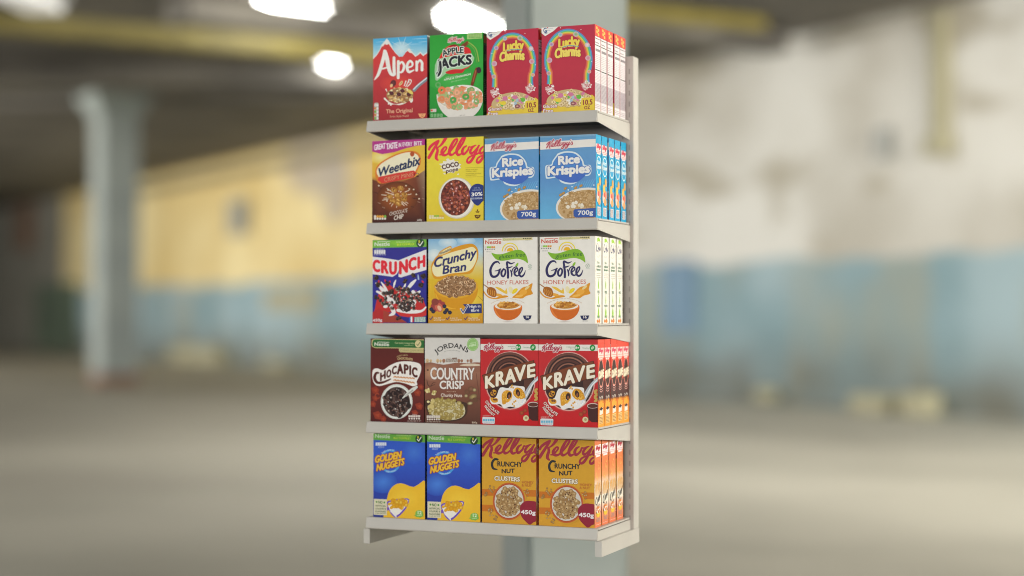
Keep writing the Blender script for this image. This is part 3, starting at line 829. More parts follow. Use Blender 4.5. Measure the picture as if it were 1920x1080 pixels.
    return A.finish('cereal_box', '#a32c42', '#c02a34', '#a32c42', label, 'crimson rainbow cereal boxes')

# ================================================================== second shelf
def minis_box(x0, x1, z):
    A = Art(x0, x1, z, .270, .054); A.v(c3)
    A.vgrad(80, 140, 580, 920, [(0, '#c2a63a'), (.45, '#c49a3e'), (.52, '#7a4a34'), (.75, '#512c24'), (1, '#3b211e')])
    A.ell(170, 320, 120, 60, '#d0c78a', edge='#c7ab44')
    A.poly([(80, 520), (150, 545), (300, 560), (480, 500), (580, 430), (580, 920), (80, 920)], '#5a3226', cols=['#5a3226', '#6b3c2a', '#84482c', '#6b3a2a', '#8a7560', '#3c211e', '#3c211e'])
    A.ell(320, 690, 190, 150, '#9a5228', edge='#58301f')
    A.poly([(85, 135), (582, 135), (582, 205), (500, 212), (400, 235), (290, 272), (180, 290), (85, 265)], '#9c3478', smooth=0)
    A.part('slogan')
    A.text('GREAT', 105, 255, 210, 236, 52, '#d3c6cc', wt=.03, sp=-.02); A.text('TASTE', 218, 246, 320, 232, 56, '#d3c6cc', wt=.03, sp=-.02)
    A.text('IN', 330, 226, 356, 222, 40, '#d3c6cc', wt=.02); A.text('EVERY', 366, 218, 456, 212, 38, '#d3c6cc', wt=.02); A.text('BITE', 470, 210, 546, 206, 38, '#d3c6cc', wt=.02)
    A.part('brand_logo')
    A.poly([(118, 440), (150, 380), (240, 320), (350, 275), (450, 258), (520, 285), (536, 360), (500, 450), (470, 500), (300, 535), (170, 562), (125, 520)], '#bd6e2e', smooth=4)
    A.poly([(130, 445), (165, 385), (250, 330), (350, 287), (440, 272), (505, 300), (520, 360), (488, 440), (450, 470), (300, 500), (200, 520), (150, 500)], '#cfc8ae', smooth=4)
    A.poly([(150, 500), (470, 440), (478, 490), (440, 510), (200, 556), (170, 550)], '#b83a34', smooth=2)
    A.ell(456, 288, 20, 24, '#9c4a2c')
    A.text('Weetabix', 138, 500, 525, 385, 82, '#26304e', wt=.035, shear=.12, grow=1.15)
    A.text('CRISPY MINIS', 198, 545, 468, 492, 40, '#c98a6a', wt=.01, out=2, outc='#a02c2c')
    A.part('bowl_picture')
    for i in range(22):
        r = random.Random(i); a = r.uniform(0, 6.28); d0 = r.uniform(20, 60); d1 = r.uniform(80, 150)
        A.stroke([(320+d0*math.cos(a), 680+d0*math.sin(a), 10), (320+d1*math.cos(a), 680+d1*.8*math.sin(a), 5)], '#c9bba8')
    for x, y in ((430, 610), (235, 620), (225, 720), (400, 580), (470, 615), (495, 660), (150, 580), (520, 700)): A.ell(x, y, 8, 7, '#c0b09a')
    for x, y in ((290, 620), (350, 605), (250, 680), (320, 670), (385, 665), (280, 720), (330, 715), (380, 705), (330, 745)):
        A.ell(x, y, 32, 26, '#b28440', 20, edge='#8a5a28'); A.food(x, y, 24, 18, 7, 5, ['#5a2e1c', '#d0a860', '#4a2618'], 'disc', x)
    for i in range(14):
        r = random.Random(i+50); x, y = r.choice([r.uniform(95, 190), r.uniform(440, 560)]), r.uniform(590, 800)
        A.stroke([(x, y, 5), (x+20, y+8, 8)], '#4a2a22' if i % 3 else '#8a6a5a')
    A.food(500, 480, 26, 16, 9, 6, ['#cfc0b0', '#3a2220'], 'disc', 3)
    A.part('flavour_text')
    A.text('CHOCOLATE', 246, 858, 412, 822, 36, '#c9bdb2', wt=.012, shear=.1); A.text('CHIP', 286, 898, 374, 880, 42, '#c9bdb2', wt=.02, shear=.1)
    A.text('600g', 502, 906, 546, 902, 18, '#b9aca4', wt=.02)
    for i, c in enumerate(('#c0b8b0', '#c08a3c', '#c08a3c', '#c08a3c', '#6a9a44')): A.ell(116+i*23, 865, 12, 14, c); A.ell(116+i*23, 884, 10, 10, '#c9c2ba')
    A.side(); A.part('side_print')
    A.poly([(0, 0), (60, 0), (60, 40), (0, 44)], '#6a2450'); A.poly([(10, 60), (50, 60), (50, 110), (10, 110)], '#8a9a9a'); A.poly([(8, 120), (52, 120), (52, 190), (8, 190)], '#a02a20')
    return A.finish('cereal_box', '#3b211e', '#2c1a18', '#9c3478', 'brown and yellow wheat minis box with purple top band, leftmost on the second shelf', 'cereal boxes facing front')

def choc_pops_box(x0, x1, z):
    A = Art(x0, x1, z, .270, .054); A.v(c3)
    A.vgrad(580, 110, 1130, 920, [(0, '#c9b93a'), (.5, '#c7b83a'), (1, '#c2ab34')])
    A.v(k1); A.part('brand_logo')
    A.strokes(SCRIPT, '#c53146', 0, None, None, 1.0)
    A.v(c3); A.part('product_name')
    splash(A, 812, 400, 88, 58, '#cdc8bf', 12, 7, .28)
    A.ell(780, 338, 14, 6, '#cdc8bf', -30); A.ell(880, 475, 10, 6, '#cdc8bf', -20); A.ell(755, 470, 10, 6, '#cdc8bf', 20)
    dk = '#4a2c24'
    A.text('COCO', 736, 432, 888, 400, 42, dk, wt=.05, upright=False, arc=4); A.text('pops', 766, 462, 880, 440, 34, dk, wt=.045)
    A.part('slogan')
    A.poly([(948, 414), (1110, 410), (1110, 412), (948, 416)], '#8a7c2c'); A.poly([(948, 500), (1110, 496), (1110, 498), (948, 502)], '#8a7c2c')
    A.text('50% OF YOUR DAILY', 950, 437, 1062, 433, 7, '#6a5c28', wt=0); A.text('VITAMIN D NEEDS', 950, 452, 1050, 449, 7, '#6a5c28', wt=0)
    A.text('NO ARTIFICIAL COLOURS', 950, 473, 1092, 469, 7, '#6a5c28', wt=0); A.text('OR SWEETENERS', 950, 488, 1048, 485, 7, '#6a5c28', wt=0)
    A.part('bowl_picture')
    A.ell(868, 694, 168, 190, '#b9b4a6'); A.ell(866, 692, 158, 182, '#cdc9c0'); A.ell(858, 690, 138, 166, '#5c3028')
    A.food(856, 692, 128, 156, 190, 13, ['#7a3a2c', '#8f4a34', '#5a2a24', '#a65c44', '#6b3028', '#93504a', '#4a2420'], 'disc', 2)
    A.food(856, 692, 120, 148, 20, 7, ['#c9a8a4', '#b98a88'], 'disc', 12)
    A.part('health_badge')
    A.poly([(984, 660), (996, 600), (1040, 565), (1090, 568), (1130, 600), (1130, 690), (1100, 730), (1060, 764), (1015, 730)], '#27346c', smooth=4)
    A.text('JUST AS', 1026, 608, 1080, 605, 12, '#8fa0c0', wt=.01); A.text('DELICIOUS', 1012, 628, 1092, 624, 12, '#8fa0c0', wt=.01)
    A.text('30%', 1000, 678, 1106, 670, 34, '#cfd0d2', wt=.035); A.text('LESS SUGAR', 992, 706, 1104, 702, 15, '#b9c0cc', wt=.02)
    A.part('nutrition_icons')
    A.poly([(1030, 850), (1088, 848), (1080, 872), (1058, 884), (1038, 874)], '#5a3c20'); A.text('x10', 1044, 868, 1074, 866, 13, '#b9a83c', wt=.02)
    A.ell(1050, 822, 10, 5, '#5a3c20', 40); A.ell(1068, 822, 10, 5, '#5a3c20', -40); A.ell(1059, 808, 5, 11, '#5a3c20')
    for i, c in enumerate(('#c4bea0', '#c4bea0', '#7ea844', '#7ea844', '#c49a3c', '#c49a3c')): A.poly([(614+i*23, 852), (634+i*23, 851), (634+i*23, 866), (614+i*23, 867)], c); A.poly([(614+i*23, 868), (634+i*23, 867), (634+i*23, 884), (614+i*23, 885)], '#cbc49c')
    A.side(); A.part('side_print')
    A.poly([(4, 10), (56, 10), (56, 60), (4, 60)], '#a89a30'); A.poly([(4, 70), (56, 74), (56, 90), (4, 90)], '#c8c0a8'); A.lines(6, 110, 54, 240, 20, 2.5, '#4a4420')
    return A.finish('cereal_box', '#c9b93a', '#a89a2c', '#c4a93a', 'yellow box with big red script and bowl of chocolate puffs on second shelf', 'cereal boxes facing front')

def rice_box(x0, x1, z, label):
    A = Art(x0, x1, z, .262, .054); A.v(c4)
    A.vgrad(545, 90, 1080, 900, [(0, '#5a88ac'), (.3, '#5584b2'), (.55, '#5280b0'), (.8, '#5790b8'), (1, '#5c9ec2')])
    A.vgrad(545, 118, 1080, 152, [(0, '#7f9eb2'), (1, '#4c82ad')], skew=-20)
    A.poly([(545, 180), (1080, 148), (1080, 218), (545, 250)], '#c9c5c0')
    for i in range(9):
        A.stroke([(800+i*30, 700, 3), (840+i*22, 640-i*4, 9), (870+i*24, 560-i*6, 3)], '#5e9ac0')
    A.part('brand_logo')
    script(A, 610, 224, 862, 206, 92, '#9c2a44', 9, '#cdc8c4', .95)
    A.part('product_name')
    w, ed = '#c9c8c6', '#3a5c9c'
    A.v(vr)
    A.poly([(245, 830), (390, 790), (420, 700), (520, 560), (560, 510), (700, 462), (860, 455), (1000, 480), (1120, 570), (1200, 690), (1235, 800), (1370, 800), (1405, 880), (1400, 1000), (1330, 1075), (1150, 1090), (1080, 1200), (960, 1280), (800, 1290), (640, 1240), (540, 1130), (300, 1150), (250, 1100)], '#b9c6cc', smooth=4)
    A.poly([(280, 850), (410, 820), (450, 720), (540, 590), (590, 545), (720, 500), (860, 492), (990, 520), (1090, 600), (1165, 710), (1205, 840), (1340, 835), (1370, 890), (1365, 990), (1310, 1045), (1120, 1060), (1050, 1160), (940, 1225), (800, 1235), (680, 1190), (590, 1090), (330, 1115), (290, 1080)], '#4577b4', smooth=4)
    A.v(c4)
    A.poly([(700, 490), (960, 470), (935, 520), (880, 550), (810, 552), (740, 528)], '#3c5ea8', smooth=3)
    A.text('Rice', 716, 388, 920, 368, 80, w, wt=.06, out=6, outc=ed)
    A.text('Krispies', 620, 486, 1014, 456, 82, w, wt=.06, out=7, outc=ed)
    A.part('bowl_picture')
    A.ell(960, 760, 262, 160, '#c5c2bb', rot=-8); A.ell(965, 765, 248, 146, '#a98d66', rot=-8)
    A.food(975, 760, 238, 140, 180, 17, ['#b29468', '#a5875a', '#c2a67c', '#96774c', '#c9b08a', '#bfa070'], 'disc', 6, shade='#8c6c42')
    A.food(880, 750, 90, 60, 14, 15, ['#c9c2b4', '#bfb49e'], 'disc', 7)
    for x, y in ((788, 605), (932, 582), (882, 600), (745, 665), (770, 650)): A.ell(x, y, 18, 11, '#b08a50', -40, edge='#94703c')
    for x, y in ((815, 620), (1050, 575), (850, 590)): A.ell(x, y, 7, 6, '#b9c8cc')
    A.part('weight_badge')
    A.poly([(862, 815), (872, 798), (1080, 784), (1080, 870), (880, 874), (864, 856)], '#344f8e')
    A.text('700g', 900, 852, 1042, 844, 42, '#c6c6c6', wt=.03)
    A.side(); A.part('side_print')
    A.poly([(3, 30), (57, 30), (57, 56), (50, 57), (48, 63), (12, 63), (10, 57), (3, 56)], '#ffe9e6')
    script(A, 8, 42, 52, 42, 20, '#e2405a', 0, None, 1.6)
    A.lines(6, 50, 54, 60, 2, 1.6, '#f0808c')
    A.ring(30, 100, 24, 30, 4, '#e4fbff'); A.ell(30, 100, 22, 28, '#25a8dc')
    A.text('Rice', 14, 94, 46, 93, 12, '#eefcff', wt=.04); A.text('Krispies', 5, 110, 56, 108, 13, '#eefcff', wt=.04)
    # food print: flakes, milk and spoon (the figures are left out)
    for x, y, rx, ry, c in ((40, 150, 10, 14, '#f0b050'), (22, 172, 12, 16, '#f8c860'), (40, 190, 10, 14, '#f09070'), (18, 200, 12, 18, '#ffd9c8'), (34, 214, 14, 12, '#f4b070'), (24, 190, 8, 8, '#f06050')): A.ell(x, y, rx, ry, c)
    A.poly([(14, 232), (46, 232), (46, 260), (14, 260)], '#f6f0f0')
    for i in range(10): A.poly([(17+i*2.7, 234), (18.4+i*2.7, 234), (18.4+i*2.7, 258), (17+i*2.7, 258)], '#8a7c80')
    return A.finish('cereal_box', '#4478ae', '#18a8d8', '#4a86b4', label, 'blue rice cereal boxes')

# ================================================================== third shelf
def crunch_box(x0, x1, z):
    A = Art(x0, x1, z, .273, .060); A.v(c5)
    A.vgrad(90, 80, 625, 905, [(0, '#33307c'), (.5, '#2f2e80'), (1, '#2b2a74')])
    A.poly([(90, 106), (625, 96), (625, 168), (90, 180)], '#6aa03c')
    A.ell(360, 132, 150, 30, '#7fb23c', edge='#6aa03c')
    A.part('brand_logo')
    nestle(A, 112, 162, 262, 158, 38, '#c8ccc0')
    A.text('GARANTIE AVEC DU', 322, 128, 500, 124, 10, '#c4d0a4', wt=.01); A.text('BLE COMPLET', 330, 156, 500, 152, 18, '#c6cc3c', wt=.0)
    A.ell(556, 134, 40, 42, '#24442e'); A.ell(545, 118, 9, 16, '#a9a03c'); tick(A, 556, 140, 38, '#cfd0c8', 8)
    A.part('product_name')
    w = '#c9c6c6'
    A.poly([(90, 262), (230, 280), (330, 296), (345, 300), (480, 245), (625, 190), (625, 388), (480, 430), (370, 464), (345, 458), (350, 395), (330, 430), (290, 458), (200, 445), (90, 432)], w)
    rd = '#c12a36'
    for ch, x, y, x2, y2, h in (('C', 98, 400, 168, 410, 112), ('R', 176, 416, 246, 424, 120), ('U', 256, 430, 330, 430, 122), ('N', 350, 432, 438, 408, 124), ('C', 442, 398, 518, 380, 118), ('H', 526, 378, 606, 354, 112)):
        A.text(ch, x, y, x2, y2, h, rd, wt=.055)
    A.part('nutrition_icons')
    A.poly([(108, 212), (226, 208), (226, 250), (108, 254)], '#33307c'); A.lines(122, 182, 210, 200, 1, 7, '#8c8cae')
    for i in range(5): A.poly([(112+i*22, 200), (131+i*22, 199), (131+i*22, 236), (112+i*22, 237)], '#c4c4c8')
    A.lines(110, 238, 224, 252, 1, 7, '#9c9cb8')
    A.part('bowl_picture')
    A.poly([(100, 900), (120, 760), (150, 640), (200, 530), (270, 540), (340, 600), (440, 600), (560, 640), (612, 760), (612, 800), (560, 840), (440, 830), (250, 800), (200, 900)], '#a82c2c', smooth=3)
    A.poly([(96, 800), (160, 760), (210, 800), (220, 900), (96, 900)], '#9c2a2c'); A.poly([(200, 780), (320, 830), (430, 900), (200, 900)], '#8e3a30')
    A.poly([(330, 780), (470, 810), (612, 800), (612, 830), (520, 850), (360, 835)], '#b03030', smooth=2)
    for i in range(10):
        r = random.Random(i*3+1); x, y = r.uniform(100, 600), r.uniform(470, 720); A.ell(x, y, 8, 14, '#bb3036', r.uniform(-40, 40))
    for p in ([(130, 520, 14), (190, 580, 34), (240, 640, 24)], [(180, 510, 10), (215, 560, 24), (240, 620, 30)], [(140, 600, 20), (220, 640, 36), (300, 700, 40)], [(430, 580, 20), (470, 530, 34), (510, 490, 18)], [(420, 600, 16), (490, 630, 34), (550, 600, 20)], [(370, 600, 16), (400, 560, 20), (415, 520, 10)], [(300, 560, 10), (308, 520, 20), (320, 490, 8)], [(340, 780, 30), (450, 790, 44), (560, 790, 24), (610, 750, 14)], [(260, 720, 30), (300, 800, 40), (260, 830, 14)], [(420, 760, 20), (480, 720, 40), (500, 740, 20)]):
        A.stroke(p, '#cbc8c8')
    A.food(370, 690, 210, 110, 16, 22, ['#cac6c6'], 'disc', 4)
    A.food(375, 675, 215, 115, 62, 20, ['#6e5a50', '#4c3e38', '#85705f'], 'crescent', 11, shade='#30282a')
    A.food(380, 680, 200, 105, 40, 6, ['#c6c0be', '#a89c98'], 'disc', 31)
    A.food(380, 680, 215, 120, 14, 8, ['#a8322e', '#b84440'], 'disc', 33)
    for x, y in ((132, 468), (243, 520), (412, 500), (495, 445), (585, 450), (560, 540), (155, 535), (135, 655), (345, 850), (285, 600), (400, 580)): A.food(x, y, 20, 18, 7, 13, ['#55443c', '#3a2e2a'], 'crescent', x, shade='#2a2220')
    A.stroke([(535, 440, 10), (540, 480, 16)], '#8fa0c0'); A.ell(222, 745, 22, 14, '#cbc8c8')
    A.part('nutrition_icons')
    A.text('450g', 100, 890, 190, 886, 26, '#c9c6c8', wt=.03)
    A.poly([(448, 855), (464, 842), (464, 895), (448, 895)], '#2c4c9c'); A.poly([(464, 842), (480, 842), (480, 895), (464, 895)], '#cfcccc'); A.poly([(480, 850), (494, 850), (494, 895), (480, 895)], '#b02c34')
    A.poly([(500, 846), (608, 842), (608, 895), (500, 895)], '#6f8c84'); A.lines(504, 848, 606, 892, 4, 5, '#c4ccc8')
    A.side(); A.part('side_print')
    A.poly([(0, 8), (60, 8), (60, 34), (0, 34)], '#5a8a34'); A.poly([(8, 44), (52, 44), (52, 62), (8, 62)], '#c0a8a0'); A.lines(8, 80, 52, 230, 18, 3, '#8a8ab0'); A.poly([(8, 140), (52, 140), (52, 170), (8, 170)], '#2a8ab0')
    return A.finish('cereal_box', '#2f2e80', '#26265e', '#33307c', 'dark blue box with red capitals on white ribbon, leftmost on middle shelf', 'cereal boxes facing front')

def bran_box(x0, x1, z):
    A = Art(x0, x1, z, .273, .060); A.v(c5)
    A.vgrad(625, 65, 1170, 905, [(0, '#5f93bb'), (.18, '#9fb8c4'), (.36, '#c0b06a'), (.5, '#bfa02c'), (.8, '#bd9028'), (1, '#b07c28')])
    A.ell(820, 130, 90, 50, '#b9c6cc', edge='#8fb0c6'); A.ell(1000, 110, 90, 40, '#b4c4cc', edge='#86aac4'); A.ell(690, 250, 70, 60, '#c6ccca', edge='#a9bcc4')
    A.ell(1080, 700, 80, 160, '#c9b040', edge='#bf9c2c')
    A.stroke([(1110, 640, 3), (1160, 690, 4)], '#8a6a20'); A.stroke([(960, 800, 3), (960, 860, 3)], '#8a6a20')
    A.part('brand_logo')
    A.poly([(660, 360), (690, 290), (740, 240), (850, 190), (960, 150), (1060, 140), (1110, 190), (1115, 270), (1085, 350), (1040, 425), (900, 440), (740, 480), (680, 460)], '#bd8424', smooth=4)
    A.poly([(670, 375), (700, 310), (760, 260), (880, 215), (980, 190), (1060, 170), (1098, 210), (1098, 290), (1060, 370), (1000, 410), (860, 425), (740, 455), (690, 440)], '#cfc8a0', smooth=4)
    A.poly([(735, 225), (790, 185), (850, 160), (858, 195), (840, 225), (740, 262)], '#bf8a30', smooth=3); A.poly([(742, 230), (795, 194), (846, 172), (850, 195), (832, 216), (746, 250)], '#cdbf8c', smooth=3)
    A.text('Weetabix', 738, 250, 852, 200, 27, '#2c3350', wt=.02, shear=.1)
    A.part('product_name')
    A.text('Crunchy', 680, 372, 1090, 262, 98, '#2c2f5c', wt=.035, shear=.15, grow=.9); A.text('Bran', 764, 432, 1000, 394, 84, '#2c2f5c', wt=.035, shear=.12)
    A.part('bowl_picture')
    A.ell(901, 562, 213, 220, '#b9821e', a0=0, a1=180, n=36)
    A.stroke([(705, 620, 6), (740, 700, 18), (820, 752, 14), (900, 768, 4)], '#cc9a30')
    A.ell(900, 555, 213, 112, '#c2912c', rot=-2); A.ell(900, 552, 196, 98, '#8a6a4c', rot=-2)
    A.food(900, 552, 192, 98, 130, 17, ['#c09c78', '#a88460', '#ccae8c', '#94704c', '#d2b898'], 'crescent', 21, shade='#73543a')
    A.food(725, 745, 55, 50, 7, 26, ['#9c4038', '#8a3a3a'], 'disc', 2); A.ell(735, 752, 36, 46, '#b05a48', -30); A.ell(742, 760, 17, 28, '#c9a084', -30); A.ell(700, 700, 36, 34, '#7a3a34')
    for x, y in ((682, 792), (795, 800), (842, 802), (790, 742), (812, 778), (663, 770)): A.ell(x, y, 19, 19, '#33344a', edge='#20222e')
    A.part('health_badge')
    A.poly([(968, 722), (1150, 716), (1150, 808), (955, 812), (1000, 760)], '#2b3364')
    A.stroke([(948, 768), (970, 806)], '#c9c6bc', w=18); A.stroke([(970, 806), (1016, 728)], '#c9c6bc', w=18); A.stroke([(950, 770), (970, 802)], '#2b3070', w=10); A.stroke([(970, 802), (1013, 732)], '#2b3070', w=10)
    A.text('High in', 1030, 758, 1138, 752, 26, '#c9c9cc', wt=.02); A.text('fibre', 1046, 796, 1126, 790, 27, '#c9c9cc', wt=.02)
    A.part('slogan')
    for x, s1, s2 in ((660, 'With 100%', 'wholegrain'), (822, 'Low in', 'saturated fat'), (996, 'Good source', 'of folic acid')):
        tick(A, x, 858, 26, '#3a2f6c', 7); A.text(s1, x+26, 862, x+26+(90 if x > 900 else 70), 860, 13, '#cfc6b0', wt=.02); A.text(s2, x+26, 880, x+26+110, 877, 13, '#cfc6b0', wt=.02)
    A.side(); A.part('side_print')
    A.poly([(0, 0), (60, 0), (60, 60), (0, 60)], '#6a8aa0'); A.lines(8, 70, 52, 250, 16, 5, '#5a3c30')
    return A.finish('cereal_box', '#bf9c2c', '#8a6428', '#5f93bb', 'sky blue and gold bran box with a yellow bowl, second on the middle shelf', 'cereal boxes facing front')

def flakes_box(x0, x1, z, label):
    A = Art(x0, x1, z, .273, .060); A.v(c6)
    A.poly([(560, 40), (1130, 40), (1130, 920), (560, 920)], '#cbc8c2')
    A.part('slogan')
    A.poly([(762, 78), (1060, 66), (1062, 92), (764, 102)], '#b9ae82'); A.ring(780, 86, 10, 10, 2.5, '#7a9a50'); A.ring(880, 82, 10, 10, 2.5, '#7a9a50')
    A.lines(794, 80, 866, 92, 1, 4, '#8a9a58'); A.lines(894, 78, 955, 90, 1, 4, '#8a9a58')
    for i in range(5): A.ell(973+i*18, 78, 6, 6, '#2c2c24', n=8)
    A.lines(985, 90, 1040, 98, 1, 4, '#6a6a50')
    A.part('brand_logo')
    nestle(A, 588, 134, 752, 130, 40, '#b0422c')
    A.part('nutrition_icons')
    for i, c in enumerate(('#b9bab8', '#7aaa3c', '#7aaa3c', '#c07a3c', '#c08a3c')): A.poly([(588+i*21, 155), (607+i*21, 154), (607+i*21, 172), (588+i*21, 173)], c); A.ell(597+i*21, 183, 6, 6, '#4a4a52', n=8)
    A.lines(600, 198, 655, 214, 2, 3, '#7a7a7a')
    A.part('product_name')
    for r_, w, c in ((78, 11, '#c9ba3c'), (52, 9, '#bf9a3a')): A.ring(840, 205, r_, r_*1.03, w, c, a0=180, a1=360)
    A.ell(840, 205, 34, 36, '#c99c24', a0=180, a1=360)
    A.v(vg)
    gx = 105/.08333                                          # the same art on the neighbouring box, 105 px to its right
    G = lambda pts: [(x+gx, y-14, *r) for x, y, *r in pts]
    A.poly(G([(205, 405), (300, 430), (430, 435), (560, 400), (680, 360), (800, 335), (910, 350), (990, 420), (1035, 520), (1050, 640), (990, 600), (920, 565), (820, 540), (700, 548), (560, 575), (430, 585), (330, 560), (260, 500)]), '#6f9c2c', smooth=3)
    A.text('gluten free', 375+gx, 545-14, 985+gx, 485-14, 92, '#1e4a34', wt=.012, shear=.12, arc=8)
    nv = '#2a2850'
    A.strokes([G(q) for q in ([(395, 650, 20), (350, 608, 40), (260, 640, 50), (185, 780, 56), (205, 920, 56), (280, 950, 54), (360, 900, 50), (400, 790, 44), (425, 770, 20)], [(285, 818, 14), (350, 805, 26), (415, 775, 24)],
               [(490, 770, 36), (440, 840, 48), (445, 920, 46), (490, 940, 40), (530, 860, 44), (520, 790, 38), (480, 775, 30)],
               [(740, 620, 14), (660, 650, 36), (570, 615, 44), (575, 720, 48), (590, 850, 52), (590, 970, 50)], [(545, 745, 14), (620, 740, 34), (690, 715, 14)],
               [(650, 800, 26), (675, 880, 36), (672, 940, 24)], [(675, 850, 24), (710, 760, 26), (790, 715, 24)],
               [(745, 865, 22), (810, 800, 30), (800, 745, 30), (745, 800, 44), (745, 890, 48), (800, 930, 36), (860, 890, 26), (920, 790, 32), (915, 735, 28), (860, 790, 44), (850, 890, 48), (900, 945, 44), (960, 900, 34), (995, 810, 12)])], nv)
    A.poly(G([(760, 705), (780, 660), (825, 625), (828, 670), (800, 710)]), '#78a42c', smooth=3)
    A.v(c6)
    A.ring(1038, 352, 18, 20, 2.5, '#6f8c78'); A.stroke([(1028, 365), (1048, 338)], '#6f8c78', w=3); A.stroke([(1028, 342), (1046, 364)], '#6f8c78', w=3); A.lines(1020, 376, 1058, 384, 1, 3, '#8a9a90')
    A.part('flavour_text')
    A.text('HONEY FLAKES', 610, 530, 1024, 524, 42, '#ac5240', wt=-.006)
    A.part('bowl_picture')
    yl, og = '#c9a43a', '#bf8224'
    A.poly([(578, 590), (620, 640), (690, 660), (740, 640), (800, 635), (820, 650), (740, 665), (700, 672), (630, 660), (585, 620)], og, smooth=3)
    A.poly([(860, 655), (900, 620), (960, 560), (1010, 545), (1062, 515), (1050, 580), (1065, 620), (1000, 640), (960, 665), (900, 660)], og, smooth=3)
    A.poly([(690, 552), (740, 590), (800, 620), (812, 605), (800, 560), (790, 590), (740, 560)], yl, smooth=3)
    A.ell(885, 592, 36, 18, '#c9b42c', -40); A.ell(845, 580, 20, 32, '#c9c09a', -10); A.ell(970, 605, 40, 26, '#cc9438', -20); A.ell(1010, 560, 30, 12, '#c6b480', -40); A.ell(930, 640, 40, 12, '#d0a04c', -10); A.ell(720, 630, 44, 14, '#c8913a', 10)
    A.stroke([(580, 530, 8), (625, 562, 10)], '#8a5a28'); A.poly([(612, 572), (640, 552), (690, 570), (706, 620), (690, 652), (640, 640), (612, 610)], '#8f5520', smooth=3)
    for i in range(4): A.stroke([(624+i*20, 575+i*6, 5), (628+i*20, 600+i*8, 6), (620+i*20, 625+i*5, 5)], '#c08a3c')
    A.text('Golden flakes of maize, rice with a touch of honey', 650, 718, 985, 714, 8, '#a98460', wt=0, arc=46, upright=False)
    A.ell(818, 748, 142, 130, '#b35a1e', a0=0, a1=180, n=36)
    A.stroke([(690, 765, 8), (705, 810, 22), (740, 850, 14)], '#c26e30')
    A.ell(818, 745, 142, 42, '#c06a2c'); A.ell(818, 740, 130, 36, '#cfc7ba'); A.ell(818, 732, 108, 34, '#a8742c')
    A.food(818, 728, 104, 34, 55, 13, ['#b98238', '#a86a2a', '#c99a50', '#bf8a3c', '#925a24'], 'flake', 4, shade='#7a4a1c')
    A.ell(820, 888, 70, 8, '#b0a39a', edge='#c9c6c0')
    A.part('portion_badge')
    A.poly([(968, 832), (1054, 830), (1044, 862), (1020, 876), (998, 876), (978, 862)], '#23284c'); A.text('16', 992, 858, 1030, 857, 24, '#cbc8c4', wt=.03); A.lines(985, 880, 1040, 888, 1, 4, '#3a3c54')
    A.side(); A.part('side_print')
    A.poly([(18, 6), (34, 3), (46, 12), (50, 18), (36, 14), (20, 18)], '#a8d850')
    A.strokes([[(20, 22, 2), (12, 32, 4), (14, 46, 4), (24, 44, 3)], [(26, 34, 3), (32, 40, 4)], [(34, 24, 3), (34, 48, 4)], [(38, 34, 4), (44, 44, 4), (52, 34, 3)]], '#4a4878')
    A.stroke([(16, 60), (26, 65), (44, 58)], '#c8c0b0', w=1)
    A.text('No a', 20, 84, 38, 84, 8, '#5f8f74', wt=.02); A.text('artificial', 12, 96, 50, 96, 8, '#5f8f74', wt=.02); A.text('flavours', 12, 106, 50, 106, 8, '#5f8f74', wt=.02)
    A.lines(12, 112, 50, 130, 3, 1.4, '#b0b0a0')
    for y, w in ((150, 8), (198, 6), (236, 12)):
        A.stroke([(30, y-14, 2), (30, y-2, w), (30, y+10, w-2)], '#a4dc48'); A.ell(30, y-18, 1.5, 2, '#7aa860')
    A.text('MILK', 20, 176, 40, 176, 9, '#3a7a5c', wt=.02); A.text('WATER', 15, 218, 45, 218, 7, '#3a7a5c', wt=.02); A.text('FRUIT', 18, 252, 43, 252, 7, '#3a7a5c', wt=.02)
    A.food(30, 262, 14, 5, 12, 4, ['#f0a050', '#e88838', '#f8c080'], 'disc', 2)
    return A.finish('cereal_box', '#cbc8c2', '#fff6ec', '#cbc8c2', label, 'white honey flake cereal boxes')

